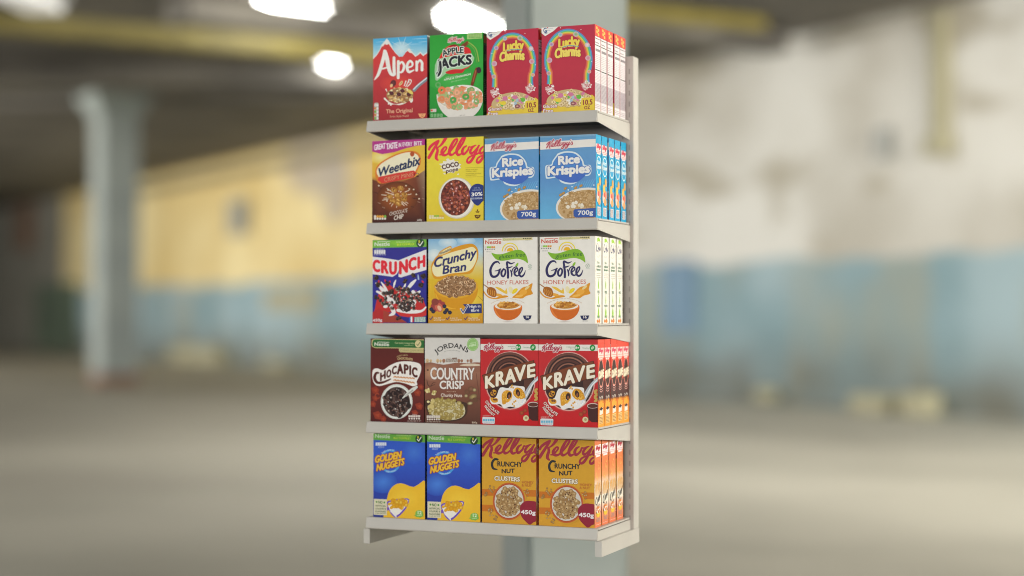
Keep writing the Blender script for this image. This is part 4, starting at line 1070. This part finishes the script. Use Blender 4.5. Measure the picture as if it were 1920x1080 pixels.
# ================================================================== fourth shelf
def choc_curl_box(x0, x1, z):
    A = Art(x0, x1, z, .272, .059); A.v(vc)
    A.vgrad(65, 150, 545, 905, [(0, '#4a201e'), (.3, '#54221f'), (.7, '#5a2420'), (1, '#431a1a')])
    for x, y, s_ in ((110, 620, 36), (90, 740, 30), (130, 840, 40), (480, 640, 34), (495, 760, 34), (460, 820, 30), (110, 690, 26), (510, 590, 26), (180, 870, 30)):
        A.poly([(x-s_, y-s_*.6), (x+s_*.2, y-s_), (x+s_, y-s_*.2), (x+s_*.6, y+s_*.9), (x-s_*.5, y+s_*.7)], '#7c3022'); A.poly([(x-s_*.5, y-s_*.2), (x+s_*.5, y-s_*.4), (x+s_*.3, y+s_*.5)], '#8e3c28')
    A.ring(130, 670, 20, 22, 8, '#8a3a28', a0=20, a1=320)
    A.part('brand_logo')
    A.poly([(78, 215), (82, 175), (105, 165), (540, 172), (540, 252), (110, 246), (85, 235)], '#b0a878', smooth=0)
    A.poly([(84, 210), (90, 180), (108, 171), (540, 178), (540, 246), (112, 240), (90, 232)], '#2a5c30')
    nestle(A, 102, 226, 234, 228, 30, '#c9ccc0')
    A.text('Cereales Integrales', 282, 208, 455, 212, 17, '#a8b084', wt=.01); A.text('Ingrediente N 1', 365, 226, 452, 229, 9, '#a8b084', wt=0)
    A.ell(488, 210, 28, 32, '#b9ae82'); tick(A, 488, 212, 26, '#33502c', 5)
    A.poly([(318, 250), (536, 252), (536, 290), (330, 284), (320, 270)], '#a89c70'); A.ring(342, 266, 9, 9, 2, '#5f7a48'); A.ring(425, 267, 9, 9, 2, '#5f7a48'); A.lines(356, 260, 406, 274, 2, 3, '#6a744c'); A.lines(438, 260, 528, 276, 2, 3, '#6a744c')
    A.part('product_name')
    A.text('INTENSO SABOR A', 300, 330, 400, 316, 13, '#b09c70', wt=.01, arc=6); A.text('CHOCOLATE', 306, 352, 440, 358, 20, '#b8a274', wt=.025, arc=8)
    w = '#cdc8c4'
    A.poly([(86, 500), (92, 440), (130, 425), (180, 440), (240, 400), (320, 368), (420, 365), (500, 385), (516, 430), (500, 490), (476, 540), (480, 570), (440, 582), (380, 560), (300, 545), (230, 560), (150, 580), (105, 560)], w, smooth=4)
    dk = '#4a201c'
    A.strokes([[(140, 465, 16), (118, 470, 22), (106, 510, 26), (130, 550, 24), (180, 548, 20), (245, 520, 12)]], dk)
    for ch, x, y, x2, y2, h in (('H', 152, 540, 206, 508, 72), ('O', 210, 512, 252, 492, 66), ('C', 258, 482, 300, 468, 70), ('A', 306, 476, 354, 468, 88), ('P', 362, 470, 402, 476, 84), ('I', 410, 478, 428, 484, 84), ('C', 434, 490, 482, 506, 84)):
        A.text(ch, x, y, x2, y2, h, dk, wt=.05)
    for k in (0, 1):
        for i in range(14): A.ell(280+i*13, 500+k*28+i*(1+k*.8), 12, 6, '#a9744c' if i % 2 else '#b98a62', 30 if i % 2 else -30)
    A.part('bowl_picture')
    A.ell(300, 718, 140, 154, '#b6b8b2'); A.ell(300, 718, 128, 142, '#c6c8c4'); A.ell(300, 720, 118, 132, '#4c3a36')
    A.food(300, 720, 104, 116, 60, 25, ['#54403a', '#3c2a28', '#634a42'], 'crescent', 5, shade='#241a1a')
    A.food(300, 720, 108, 122, 22, 6, ['#b9b4ae', '#8a8280'], 'disc', 15)
    A.stroke([(352, 688, 8), (400, 645, 26), (440, 615, 34), (475, 590, 22)], '#b9b9b4'); A.stroke([(375, 668, 4), (440, 620, 14)], '#8c8c88')
    A.part('nutrition_icons')
    for i in range(5): A.poly([(404+i*21, 838), (423+i*21, 838), (423+i*21, 856), (404+i*21, 856)], '#b9aea8'); A.ell(413+i*21, 868, 8, 8, '#c4bcb6', n=8)
    A.lines(395, 880, 515, 896, 2, 3, '#9c8c86'); A.lines(436, 826, 478, 834, 1, 4, '#a89a94')
    A.side(); A.part('side_print')
    A.poly([(0, 14), (60, 14), (60, 40), (0, 40)], '#204a28'); A.lines(8, 60, 52, 250, 20, 2.5, '#6a4a40')
    return A.finish('cereal_box', '#54221f', '#2e1614', '#4a201e', 'dark brown box with green top band, leftmost on the fourth shelf', 'cereal boxes facing front')

def crisp_box(x0, x1, z):
    A = Art(x0, x1, z, .276, .059); A.v(d1)
    A.vgrad(620, 60, 1200, 945, [(0, '#b9b6b2'), (.33, '#b9b6b2'), (.34, '#8a6250'), (.6, '#6e4436'), (1, '#4c3028')])
    A.poly([(620, 330), (700, 322), (820, 345), (940, 325), (1060, 330), (1200, 322), (1200, 420), (620, 420)], '#7f5646', smooth=2)
    A.ell(700, 420, 90, 90, '#a47a5c', edge='#80584a');
    A.poly([(980, 350), (1080, 332), (1180, 340), (1180, 356), (1060, 360)], '#b8aa98', smooth=2)
    A.stroke([(1150, 430, 4), (1185, 700, 10)], '#5c3a30'); A.stroke([(740, 880, 6), (1100, 700, 10), (1190, 690, 4)], '#5a382e')
    A.stroke([(650, 500, 5), (670, 560, 7), (730, 545, 4)], '#3c2a24'); A.stroke([(690, 570, 4), (710, 530, 5), (740, 525, 3)], '#3c2a24'); A.ell(660, 398, 10, 8, '#3c2a24')
    for x, s_ in ((655, 22), (690, 16), (760, 20), (790, 15), (822, 20), (975, 20), (1005, 16), (1065, 14), (1098, 20)):
        A.ell(x, 305, s_*.8, s_, '#8a6450' if x > 800 else '#b39a78'); A.stroke([(x, 305, 3), (x, 330, 3)], '#5f4438')
    A.poly([(840, 292), (850, 276), (890, 272), (905, 288), (912, 272), (955, 272), (962, 292), (962, 320), (840, 322)], '#aaa29a'); A.lines(846, 286, 958, 316, 3, 6, '#6f6660', 3)
    A.poly([(905, 276), (955, 272), (958, 284), (908, 288)], '#6b564c')
    A.part('brand_logo')
    A.text('JORDANS', 752, 236, 1062, 226, 50, '#2c2c2c', wt=.02, arc=58, upright=False)
    A.text('THE NATURE KEEPS BETTER', 826, 216, 984, 214, 7, '#6a6a66', wt=0, arc=14, upright=False)
    A.part('fibre_badge'); A.ell(1116, 140, 58, 66, '#7fa664'); A.ring(1116, 140, 50, 57, 3, '#a9bf94'); A.text('HIGH IN', 1086, 138, 1150, 124, 16, '#b9cca8', wt=.01); A.text('FIBRE', 1080, 166, 1152, 150, 22, '#b9cca8', wt=.03)
    A.part('product_name')
    w = '#c9c4c0'
    A.text('COUNTRY', 684, 488, 1132, 492, 122, w, wt=.02, out=3, outc='#5a3a30', arc=-4, sp=-.03)
    A.text('CRISP', 778, 588, 1026, 588, 84, w, wt=.03, out=3, outc='#5a3a30'); A.ell(910, 494, 16, 6, w, -30); A.ell(900, 490, 5, 10, w)
    A.part('flavour_text')
    A.text('with crunchy', 852, 620, 948, 622, 13, '#b79a84', wt=0); A.text('Chunky Nuts', 792, 668, 1010, 672, 34, '#c6b8ac', wt=.02)
    A.part('bowl_picture')
    A.poly([(646, 700), (640, 780), (680, 860), (760, 905), (860, 920), (980, 905), (1050, 850), (1062, 780), (1020, 720)], '#3c2a22', smooth=3)
    A.poly([(660, 760), (700, 850), (800, 900), (900, 905), (1000, 880), (1040, 820), (1000, 740), (800, 720)], '#b0a888', smooth=3)
    A.food(850, 800, 185, 95, 120, 20, ['#a9985c', '#98874c', '#bcae78', '#887640', '#c6ba8a'], 'disc', 3, shade='#7c6a38')
    A.food(830, 720, 110, 36, 32, 18, ['#b3a468', '#a08f52', '#c2b684'], 'disc', 5, shade='#80703c')
    A.food(700, 740, 40, 40, 10, 18, ['#b0a068', '#c4b88a'], 'disc', 6)
    for x, y in ((662, 604), (722, 624)): A.food(x, y, 18, 18, 9, 13, ['#b0a06a', '#98884e', '#c0b484'], 'disc', x)
    for x, y, rx, ry, ro, c in ((1062, 620, 30, 24, 30, '#6a4434'), (1100, 590, 32, 26, 0, '#7c5440'), (1135, 600, 22, 20, 0, '#b0a478'), (1120, 668, 46, 28, -20, '#9c8c5c'), (1050, 660, 20, 18, 0, '#b4a87c'), (1090, 735, 30, 18, -10, '#b6b084'), (1140, 700, 28, 24, 0, '#5c3c2e')): A.ell(x, y, rx, ry, c, ro, edge='#5a4030')
    A.part('nutrition_icons')
    for i in range(6): A.poly([(650+i*23, 858), (671+i*23, 858), (671+i*23, 884), (650+i*23, 884)], '#b5ada6'); A.ell(660+i*23, 898, 9, 9, '#c0b8b0', n=8)
    A.lines(650, 915, 790, 928, 2, 3, '#a09488'); A.text('800g', 1108, 938, 1162, 938, 18, '#b9a894', wt=.02)
    A.side(); A.part('side_print'); A.poly([(0, 0), (60, 0), (60, 90), (0, 90)], '#8a8884'); A.lines(8, 100, 52, 250, 16, 3, '#8a7060')
    return A.finish('cereal_box', '#6e4436', '#4a3028', '#b9b6b2', 'brown and pale grey granola box with tiny farmhouse picture on fourth shelf', 'cereal boxes facing front')

def pillows_box(x0, x1, z, label):
    A = Art(x0, x1, z, .273, .059); A.v(d2)
    A.vgrad(560, 70, 1145, 945, [(0, '#9c2226'), (.1, '#a8262a'), (.5, '#a9282c'), (1, '#a8161c')])
    A.poly([(560, 133), (1145, 136), (1145, 196), (560, 190)], '#c6c2bd')
    A.part('brand_logo'); script(A, 596, 186, 796, 184, 84, '#962340', 8, '#c9c4c0', .95)
    A.part('health_badge')
    A.text('8 Vitamins', 836, 163, 910, 163, 12, '#7c9a84', wt=0); A.text('& Iron', 868, 180, 910, 181, 12, '#7c9a84', wt=0)
    A.ell(940, 165, 26, 30, '#1e7a3a'); A.text('B+', 920, 176, 960, 176, 24, '#cfcfc8', wt=.03); A.text('Chocolatey', 988, 172, 1054, 173, 13, '#7c9a84', wt=0)
    A.ell(1086, 166, 27, 31, '#1e7a3a'); A.ell(1086, 166, 11, 18, '#a9c0a4', 35); A.stroke([(1078, 180), (1094, 152)], '#1e7a3a', w=3)
    A.part('bowl_picture')
    A.ell(860, 490, 262, 298, '#b77068', edge='#a92a2e'); A.ell(860, 490, 250, 285, '#bfa29c', edge='#b88a84'); A.ell(860, 490, 240, 274, '#33211f')
    for r_, w_, c in ((215, 24, '#5c3a32'), (180, 14, '#83594a'), (150, 22, '#4c2e28'), (120, 12, '#7c5244')): A.ring(855, 440, r_, r_*1.0, w_, c, a0=180, a1=350)
    A.ell(855, 400, 90, 50, '#2a1a1a')
    for i in range(8): A.stroke([(1000+i*10, 480, 5), (1010+i*9, 620, 7)], '#5c3a30')
    A.poly([(660, 660), (720, 650), (760, 560), (840, 565), (870, 540), (960, 545), (1005, 560), (1000, 640), (1020, 690), (940, 755), (860, 745), (800, 762), (760, 720), (680, 720)], '#c9c6c4', smooth=3)
    A.stroke([(1005, 650, 50), (1040, 590, 44), (1080, 520, 30), (1140, 465, 34)], '#9aa0a6'); A.stroke([(1020, 640, 14), (1080, 530, 10), (1140, 470, 12)], '#c4c6c8')
    for pts in ([(780, 620), (820, 585), (870, 600), (880, 650), (840, 700), (790, 725), (778, 680)], [(890, 600), (920, 560), (970, 570), (1005, 620), (1008, 660), (950, 672), (900, 640)], [(665, 610), (690, 580), (722, 590), (715, 625), (680, 638)], [(662, 665), (700, 655), (735, 668), (735, 700), (690, 705)]):
        A.poly(pts, '#b98428', smooth=4); cx = sum(p[0] for p in pts)/len(pts); cy = sum(p[1] for p in pts)/len(pts); A.ell(cx-4, cy-8, 18, 14, '#c99a3c', edge='#b98428')
    A.food(830, 650, 46, 60, 30, 7, ['#c99a3c', '#a87420', '#d0a850'], 'disc', 41); A.food(952, 618, 46, 46, 26, 7, ['#c99a3c', '#a87420', '#d0a850'], 'disc', 42)
    A.food(900, 690, 110, 60, 16, 8, ['#d4d2d0', '#b9c0c8'], 'disc', 43)
    A.ell(850, 635, 22, 34, '#33221c', 10); A.ell(938, 610, 20, 36, '#33221c', -15); A.ell(852, 645, 10, 18, '#7a4a30'); A.ell(940, 620, 10, 18, '#7a4a30')
    for x, y in ((900, 700), (885, 720), (915, 690), (900, 740), (880, 540), (890, 560), (870, 555)): A.ell(x, y, 8, 10, '#b98a34')
    A.food(700, 640, 40, 50, 8, 12, ['#4a2c24', '#5c382c'], 'flake', 3)
    A.part('product_name')
    A.poly([(582, 436), (840, 350), (1098, 290), (1100, 340), (1118, 448), (900, 510), (622, 580)], '#4a2620')
    A.poly([(590, 442), (840, 358), (1090, 296), (1094, 340), (1110, 444), (900, 502), (628, 572)], '#6b3a24')
    kc = '#cdc6b6'
    for ch, x, y, x2, y2, h in (('K', 606, 568, 706, 550, 126), ('R', 712, 546, 806, 522, 142), ('A', 812, 524, 912, 498, 142), ('V', 908, 500, 1010, 472, 146), ('E', 1022, 464, 1110, 446, 132)):
        A.text(ch, x, y, x2, y2, h*.97, kc, wt=.042, out=5, outc='#54361e')
    A.part('flavour_text')
    A.text('CHOCOLATE', 612, 696, 742, 822, 28, '#c9bcb6', wt=.03, upright=False, arc=-10, out=2, outc='#7a1c20'); A.text('HAZELNUT', 604, 740, 700, 842, 26, '#c9bcb6', wt=.03, upright=False, arc=-8, out=2, outc='#7a1c20')
    for y in range(5): A.ell(1118, 580+y*24, 20, 12, '#a88a48', 30 if y % 2 else -30)
    A.ell(976, 806, 22, 22, '#9c4a2c', edge='#7c3020'); A.ell(1010, 782, 20, 20, '#94442c', edge='#7c3020'); A.ell(1018, 858, 28, 28, '#b9b08a'); A.ell(1020, 856, 13, 14, '#96805c')
    A.poly([(1036, 720), (1050, 860), (1080, 882), (1145, 884), (1145, 700)], '#3c1e1c', smooth=0); A.ell(1090, 724, 56, 26, '#b0a09a'); A.ell(1090, 726, 48, 20, '#4e2a24')
    A.part('nutrition_icons')
    A.poly([(586, 852), (596, 846), (704, 850), (710, 858), (708, 908), (700, 914), (592, 910), (586, 902)], '#b9bcc0')
    for i in range(5): A.poly([(592+i*23, 866), (611+i*23, 866), (611+i*23, 888), (592+i*23, 888)], '#5a98b4')
    A.lines(590, 826, 668, 842, 2, 4, '#b98a86'); A.lines(600, 892, 700, 908, 2, 3, '#8a9098')
    A.side(); A.part('side_print')
    A.vgrad(0, 0, 60, 270, [(0, '#f05a48'), (.45, '#ea4634'), (.48, '#5c3434'), (.68, '#4e302c'), (.71, '#e8842c'), (1, '#f09a34')])
    A.poly([(4, 26), (56, 26), (56, 56), (48, 57), (44, 63), (14, 63), (12, 57), (4, 56)], '#ffeae2'); script(A, 10, 38, 50, 38, 18, '#e85070', 0, None, 1.6); A.lines(8, 46, 52, 60, 2, 2, '#f08c88')
    A.ell(30, 104, 24, 44, '#f4a290'); A.ell(30, 104, 21, 40, '#4a302a'); A.poly([(2, 98), (56, 88), (58, 118), (4, 126)], '#6b4030')
    for i, ch in enumerate('KRAVE'): A.text(ch, 5+i*10.5, 122-i*1.5, 15+i*10.5, 121-i*1.5, 24, '#ffeed2', wt=.06)
    for y in (146, 153, 160): A.ring(30, y-6, 14, 8, 2, '#ffc0b4', a0=20, a1=160)
    A.text('Try Me', 12, 186, 46, 182, 10, '#efe2da', wt=.02); A.ell(30, 202, 14, 9, '#f4e6cc')
    for y, t in ((222, 'ANYWAY'), (233, 'YOU'), (244, 'WANT')): pass
    A.lines(10, 214, 50, 240, 3, 5, '#efdfd4', 4); A.lines(10, 238, 50, 250, 2, 2, '#b99a8c', 6)
    A.poly([(4, 270), (4, 252), (14, 240), (18, 252), (26, 236), (34, 250), (44, 240), (50, 252), (56, 250), (56, 270)], '#ffb84a')
    A.vgrad(0, 194, 60, 270, [(0, '#e67c2a'), (1, '#f8a83c')]); A.poly([(8, 200), (20, 184), (26, 196), (38, 182), (44, 198), (54, 196), (54, 210), (8, 210)], '#ffb040')
    A.poly([(16, 214), (44, 210), (46, 230), (14, 234)], '#f4ece0'); A.poly([(12, 236), (48, 234), (48, 260), (12, 262)], '#ffd48a'); A.lines(14, 238, 46, 260, 5, 2.4, '#a05a2c'); A.poly([(14, 216), (30, 208), (46, 214), (30, 220)], '#3c2c28')
    return A.finish('cereal_box', '#a9282c', '#ea4634', '#9c2226', label, 'red chocolate hazelnut cereal boxes')

# ================================================================== bottom shelf
def nuggets_box(x0, x1, z, label, view):
    A = Art(x0, x1, z, .272, .062); A.v(view)
    A.vgrad(70, 40, 500, 730, [(0, '#2c4aa4'), (.3, '#2d50ac'), (.6, '#2a3c94'), (1, '#253074')])
    A.ell(160, 430, 110, 90, '#3f6ebc', edge='#2b469c'); A.ell(400, 200, 90, 90, '#3a64b4', edge='#2d4eaa')
    A.poly([(185, 760), (190, 560), (230, 470), (300, 440), (400, 470), (500, 430), (500, 760)], '#c9a02c', smooth=3); A.ell(330, 560, 120, 90, '#cfac36', edge='#c9a02c')
    A.part('brand_logo')
    A.poly([(70, 40), (500, 40), (500, 124), (70, 102)], '#548c38'); A.ell(330, 70, 90, 22, '#6f9c34', edge='#548c38')
    nestle(A, 94, 86, 214, 90, 30, '#a9b8a0')
    A.text('GARANTI AVEC DU', 262, 70, 384, 74, 9, '#a4ba8c', wt=0); A.text('BLE COMPLET', 240, 94, 376, 100, 15, '#a8b43c', wt=0)
    A.ell(440, 96, 29, 32, '#1f3c28'); A.ell(432, 82, 6, 11, '#a9a03c'); tick(A, 440, 98, 28, '#c6c8c0', 6)
    A.part('product_name')
    A.ell(215, 268, 82, 92, '#3f86c0'); A.ell(215, 268, 66, 76, '#2c4ea8')
    A.text('THEY TASTE OF', 152, 212, 246, 190, 11, '#a8b8c4', wt=.02, arc=12, upright=False); A.text('YEEE HAAA!', 178, 352, 262, 344, 11, '#a8b8c4', wt=.02, arc=-6, upright=False)
    g = '#c99f34'
    A.text('GOLDEN', 94, 282, 300, 244, 56, g, wt=.05, out=4, outc='#7a2a20', shear=.12); A.text('NUGGETS', 106, 346, 322, 296, 54, g, wt=.05, out=4, outc='#7a2a20', shear=.12)
    A.part('nutrition_icons')
    for i in range(5): A.poly([(102+i*17, 122), (117+i*17, 123), (117+i*17, 148), (102+i*17, 147)], '#b6bcc8')
    A.lines(122, 152, 168, 168, 2, 4, '#8c9cc4')
    A.part('bowl_picture')
    A.stroke([(196, 640, 26), (230, 622, 16), (262, 612, 22)], '#6a4c9c')
    A.poly([(196, 580), (350, 558), (356, 600), (330, 650), (270, 706), (230, 690), (204, 640)], '#5c44a0', smooth=3)
    A.poly([(204, 590), (346, 566), (346, 604), (318, 644), (268, 690), (226, 670), (208, 634)], '#cbc8c0', smooth=3)
    A.food(276, 600, 70, 36, 44, 17, ['#cfa42c', '#c29020', '#d6b548', '#c99a28'], 'disc', 4, shade='#b07c18')
    A.stroke([(222, 655, 16), (250, 682, 20), (262, 704, 8)], '#c9c6c4')
    A.part('slogan')
    A.poly([(88, 562), (190, 566), (190, 690), (88, 686)], '#b9b49c')
    A.text('NO', 122, 598, 156, 600, 22, '#3c5c34', wt=.03); A.ell(110, 586, 7, 8, '#4a7a34'); A.ell(170, 590, 7, 8, '#4a7a34')
    for i, t in enumerate(('ARTIFICIAL', 'COLOURS &', 'FLAVOURS')): A.text(t, 100, 622+i*22, 182, 624+i*22, 14, '#4c5844', wt=.03)
    A.lines(100, 670, 182, 680, 1, 4, '#5c6650')
    A.part('portion_badge'); A.ell(442, 674, 30, 24, '#6c9c44', edge='#6c9c44'); splash(A, 442, 690, 32, 16, '#6c9c44', 7, 3, .3); A.text('12', 424, 680, 462, 682, 26, '#c4ccb0', wt=.03); A.lines(424, 686, 462, 696, 1, 5, '#b0c098')
    A.side(); A.part('side_print'); A.lines(8, 40, 52, 250, 20, 3, '#5a6ab0'); A.poly([(0, 0), (60, 0), (60, 26), (0, 26)], '#3a7030'); A.poly([(8, 120), (52, 120), (52, 170), (8, 170)], '#a09030')
    return A.finish('cereal_box', '#2b3f98', '#1c2250', '#548c38', label, 'blue golden nugget cereal boxes')

def clusters_box(x0, x1, z, label):
    A = Art(x0, x1, z, .271, .062); A.v(d4)
    A.vgrad(455, 90, 900, 800, [(0, '#96701e'), (.1, '#b08428'), (.5, '#b6882a'), (1, '#b8862a')])
    for y in (512, 636): A.poly([(455, y-8), (900, y+2), (900, y+54), (455, y+44)], '#aa6220')
    A.part('brand_logo')
    A.v((1003.5, 816.6, .0655)); A.strokes(SCRIPT, '#862a38', 0, None, lambda x, y: (x, y*.94+x*.028-38), .97)
    A.v(d4); A.part('product_name')
    dk = '#26282a'
    A.strokes([[(584, 272, 16), (560, 270, 18), (540, 300, 18), (548, 340, 18), (580, 350, 8)]], dk)
    A.text('RUNCHY', 580, 324, 780, 330, 40, dk, wt=.03, arc=-2, jig=2); A.text('NUT', 614, 380, 720, 378, 34, dk, wt=.035, jig=2)
    for x, y in ((578, 300), (590, 306), (584, 314)): A.ell(x, y, 3, 3, dk, n=8)
    A.text('CLUSTERS', 558, 436, 762, 444, 34, '#c9c0ae', wt=.045, out=3, outc='#6a5430', jig=2)
    A.part('flavour_text'); A.text('HONEY', 778, 460, 872, 464, 20, '#a3622c', wt=.03); A.text('& NUT', 776, 484, 858, 488, 20, '#a3622c', wt=.03)
    A.part('bowl_picture')
    A.ell(684, 612, 138, 150, '#8a6a20', edge='#b0822a'); A.ell(676, 602, 130, 148, '#a4502a'); A.ell(676, 602, 120, 138, '#8c3c20'); A.ell(676, 602, 116, 132, '#b4aea6')
    A.food(676, 604, 96, 110, 150, 17, ['#b0936a', '#9c7e54', '#c0a880', '#866844', '#cab68e', '#b49a70'], 'disc', 8, shade='#80623c')
    A.food(676, 604, 90, 105, 26, 6, ['#5c3e28', '#4a3022'], 'disc', 18)
    for cx, cy, s_ in ((540, 500, 26), (530, 690, 26), (820, 535, 22), (565, 735, 16), (492, 545, 10)): A.food(cx, cy, s_, s_*1.3, 9, 8, ['#b0905c', '#9c7a48', '#c0a474'], 'disc', int(cx), shade='#7c5a30')
    A.part('weight_badge')
    A.poly([(764, 660), (775, 625), (810, 600), (860, 600), (900, 620), (900, 745), (870, 768), (842, 786), (810, 762), (775, 720)], '#7c2030', smooth=3)
    A.text('450g', 772, 700, 888, 706, 32, '#c9c2c4', wt=.045)
    A.side(); A.part('side_print')
    A.vgrad(0, 0, 60, 270, [(0, '#e88458'), (.3, '#ef8a52'), (.42, '#f4a468'), (.55, '#fff4e2'), (.72, '#fff2e0'), (.82, '#f0a07c'), (1, '#e67c50')])
    A.poly([(3, 16), (57, 14), (57, 44), (50, 45), (48, 52), (14, 53), (12, 46), (3, 46)], '#fff0ee'); script(A, 10, 29, 50, 28, 18, '#c84050', 0, None, 1.6); A.lines(8, 38, 52, 48, 2, 1.6, '#e8949c')
    for x, y, r_ in ((38, 70, 3), (36, 84, 6), (20, 108, 7), (26, 120, 4), (42, 132, 5), (20, 140, 4)): A.ring(x, y, r_, r_*1.2, 2, '#ffd070', a0=0, a1=240)
    for i in range(7): A.stroke([(6+i*8, 172, 2), (8+i*8, 150-(i % 3)*8, 5), (10+i*8, 135, 1)], '#fcc070')
    A.strokes([[(20, 176, 3), (10, 184, 4), (10, 198, 4), (20, 200, 3)], [(24, 182, 2), (24, 196, 3)], [(30, 178, 3), (32, 192, 3), (38, 176, 3)], [(42, 172, 3), (44, 188, 3)], [(50, 164, 3), (46, 180, 3)], [(24, 204, 3), (32, 208, 3), (40, 200, 3)]], '#34343a')
    A.ell(30, 222, 19, 15, '#3c3030'); A.ell(30, 230, 17, 10, '#f0c840'); A.ell(30, 217, 18, 11, '#f4e8dc'); A.food(30, 216, 14, 8, 16, 4, ['#e89448', '#d87a34', '#f0b070'], 'disc', 3)
    A.lines(14, 242, 46, 254, 3, 2.4, '#b49a94', 3); A.lines(6, 258, 54, 266, 1, 1.5, '#f8d0c0')
    return A.finish('cereal_box', '#b08428', '#e88458', '#96701e', label, 'orange cluster cereal boxes')

# ------------------------------------------------------------------ fill the shelves
Z1, Z2, Z3, Z4, Z5 = ZS
muesli_box(.014, .210, Z1); loops_box(.2195, .4085, Z1)
r4 = rainbow_box(.6095, .787, Z1, 'crimson rainbow box at the right front corner of the top shelf, white side showing')
def shifted(o, dx, dy, label, dz=0):
    c = copy_tree(o); c.location = o.location + Vector((dx, dy, dz)); c['label'] = label; return c
shifted(r4, -.1885, 0, 'crimson rainbow box on the top shelf next to the green loops box')
minis_box(.011, .202, Z2); choc_pops_box(.209, .410, Z2)
b4 = rice_box(.6045, .790, Z2, 'blue cereal box at the right front corner of the second shelf, cyan side showing')
shifted(b4, -.1905, 0, 'blue rice cereal box on second shelf next to the yellow red-script box')
crunch_box(.013, .208, Z3); bran_box(.215, .4075, Z3)
f4 = flakes_box(.603, .788, Z3, 'white honey flakes box at the right front corner of the middle shelf, side showing')
shifted(f4, -.1925, 0, 'white honey flakes box on the middle shelf next to the gold bran box')
choc_curl_box(.006, .1995, Z4); crisp_box(.203, .3985, Z4)
p4 = pillows_box(.5985, .796, Z4, 'red chocolate hazelnut box at the right front corner of the fourth shelf, side showing')
shifted(p4, -.199, 0, 'red chocolate hazelnut box on the fourth shelf next to the brown granola box')
n1 = nuggets_box(.0165, .204, Z5, 'blue box with golden lettering, leftmost on the bottom shelf', d3)
shifted(n1, .1945, 0, 'blue box with golden lettering, second on the bottom shelf')
k4 = clusters_box(.600, .7855, Z5, 'orange clusters box at the right front corner of the bottom shelf, side showing')
shifted(k4, -.195, 0, 'orange clusters box on the bottom shelf next to the blue nugget boxes')
for o_, a_ in zip([o for o in scene.objects if o.name.startswith('cereal_box')], [.25, -.3, .2, -.35, .3, -.2, .15, -.25, .35, -.15, .2, -.3, .25, -.2, .3, .1, -.25, .2, -.15, .3]):
    o_.rotation_euler.z = math.radians(a_*.8)
ORD = ['second', 'third', 'fourth', 'fifth']
random.seed(4)
for proto, step, n, txt in ((r4, .062, 4, 'crimson box with white side, {} from the front of the top shelf end row'),
                            (b4, .0612, 4, 'cyan sided box, {} from the front of the second shelf end row'),
                            (f4, .0695, 3, 'white sided flakes box, {} from the front of the middle shelf end row'),
                            (p4, .0617, 4, 'orange red sided box, {} from the front of the fourth shelf end row'),
                            (k4, .0718, 3, 'orange to white sided box, {} from the front of the bottom shelf end row')):
    for i in range(n):
        c = shifted(proto, random.uniform(-.0016, .0006), step*(i+1)+random.uniform(-.0012, .0012), txt.format(ORD[i]))
        c.rotation_euler.z = math.radians(random.uniform(-.5, .5))
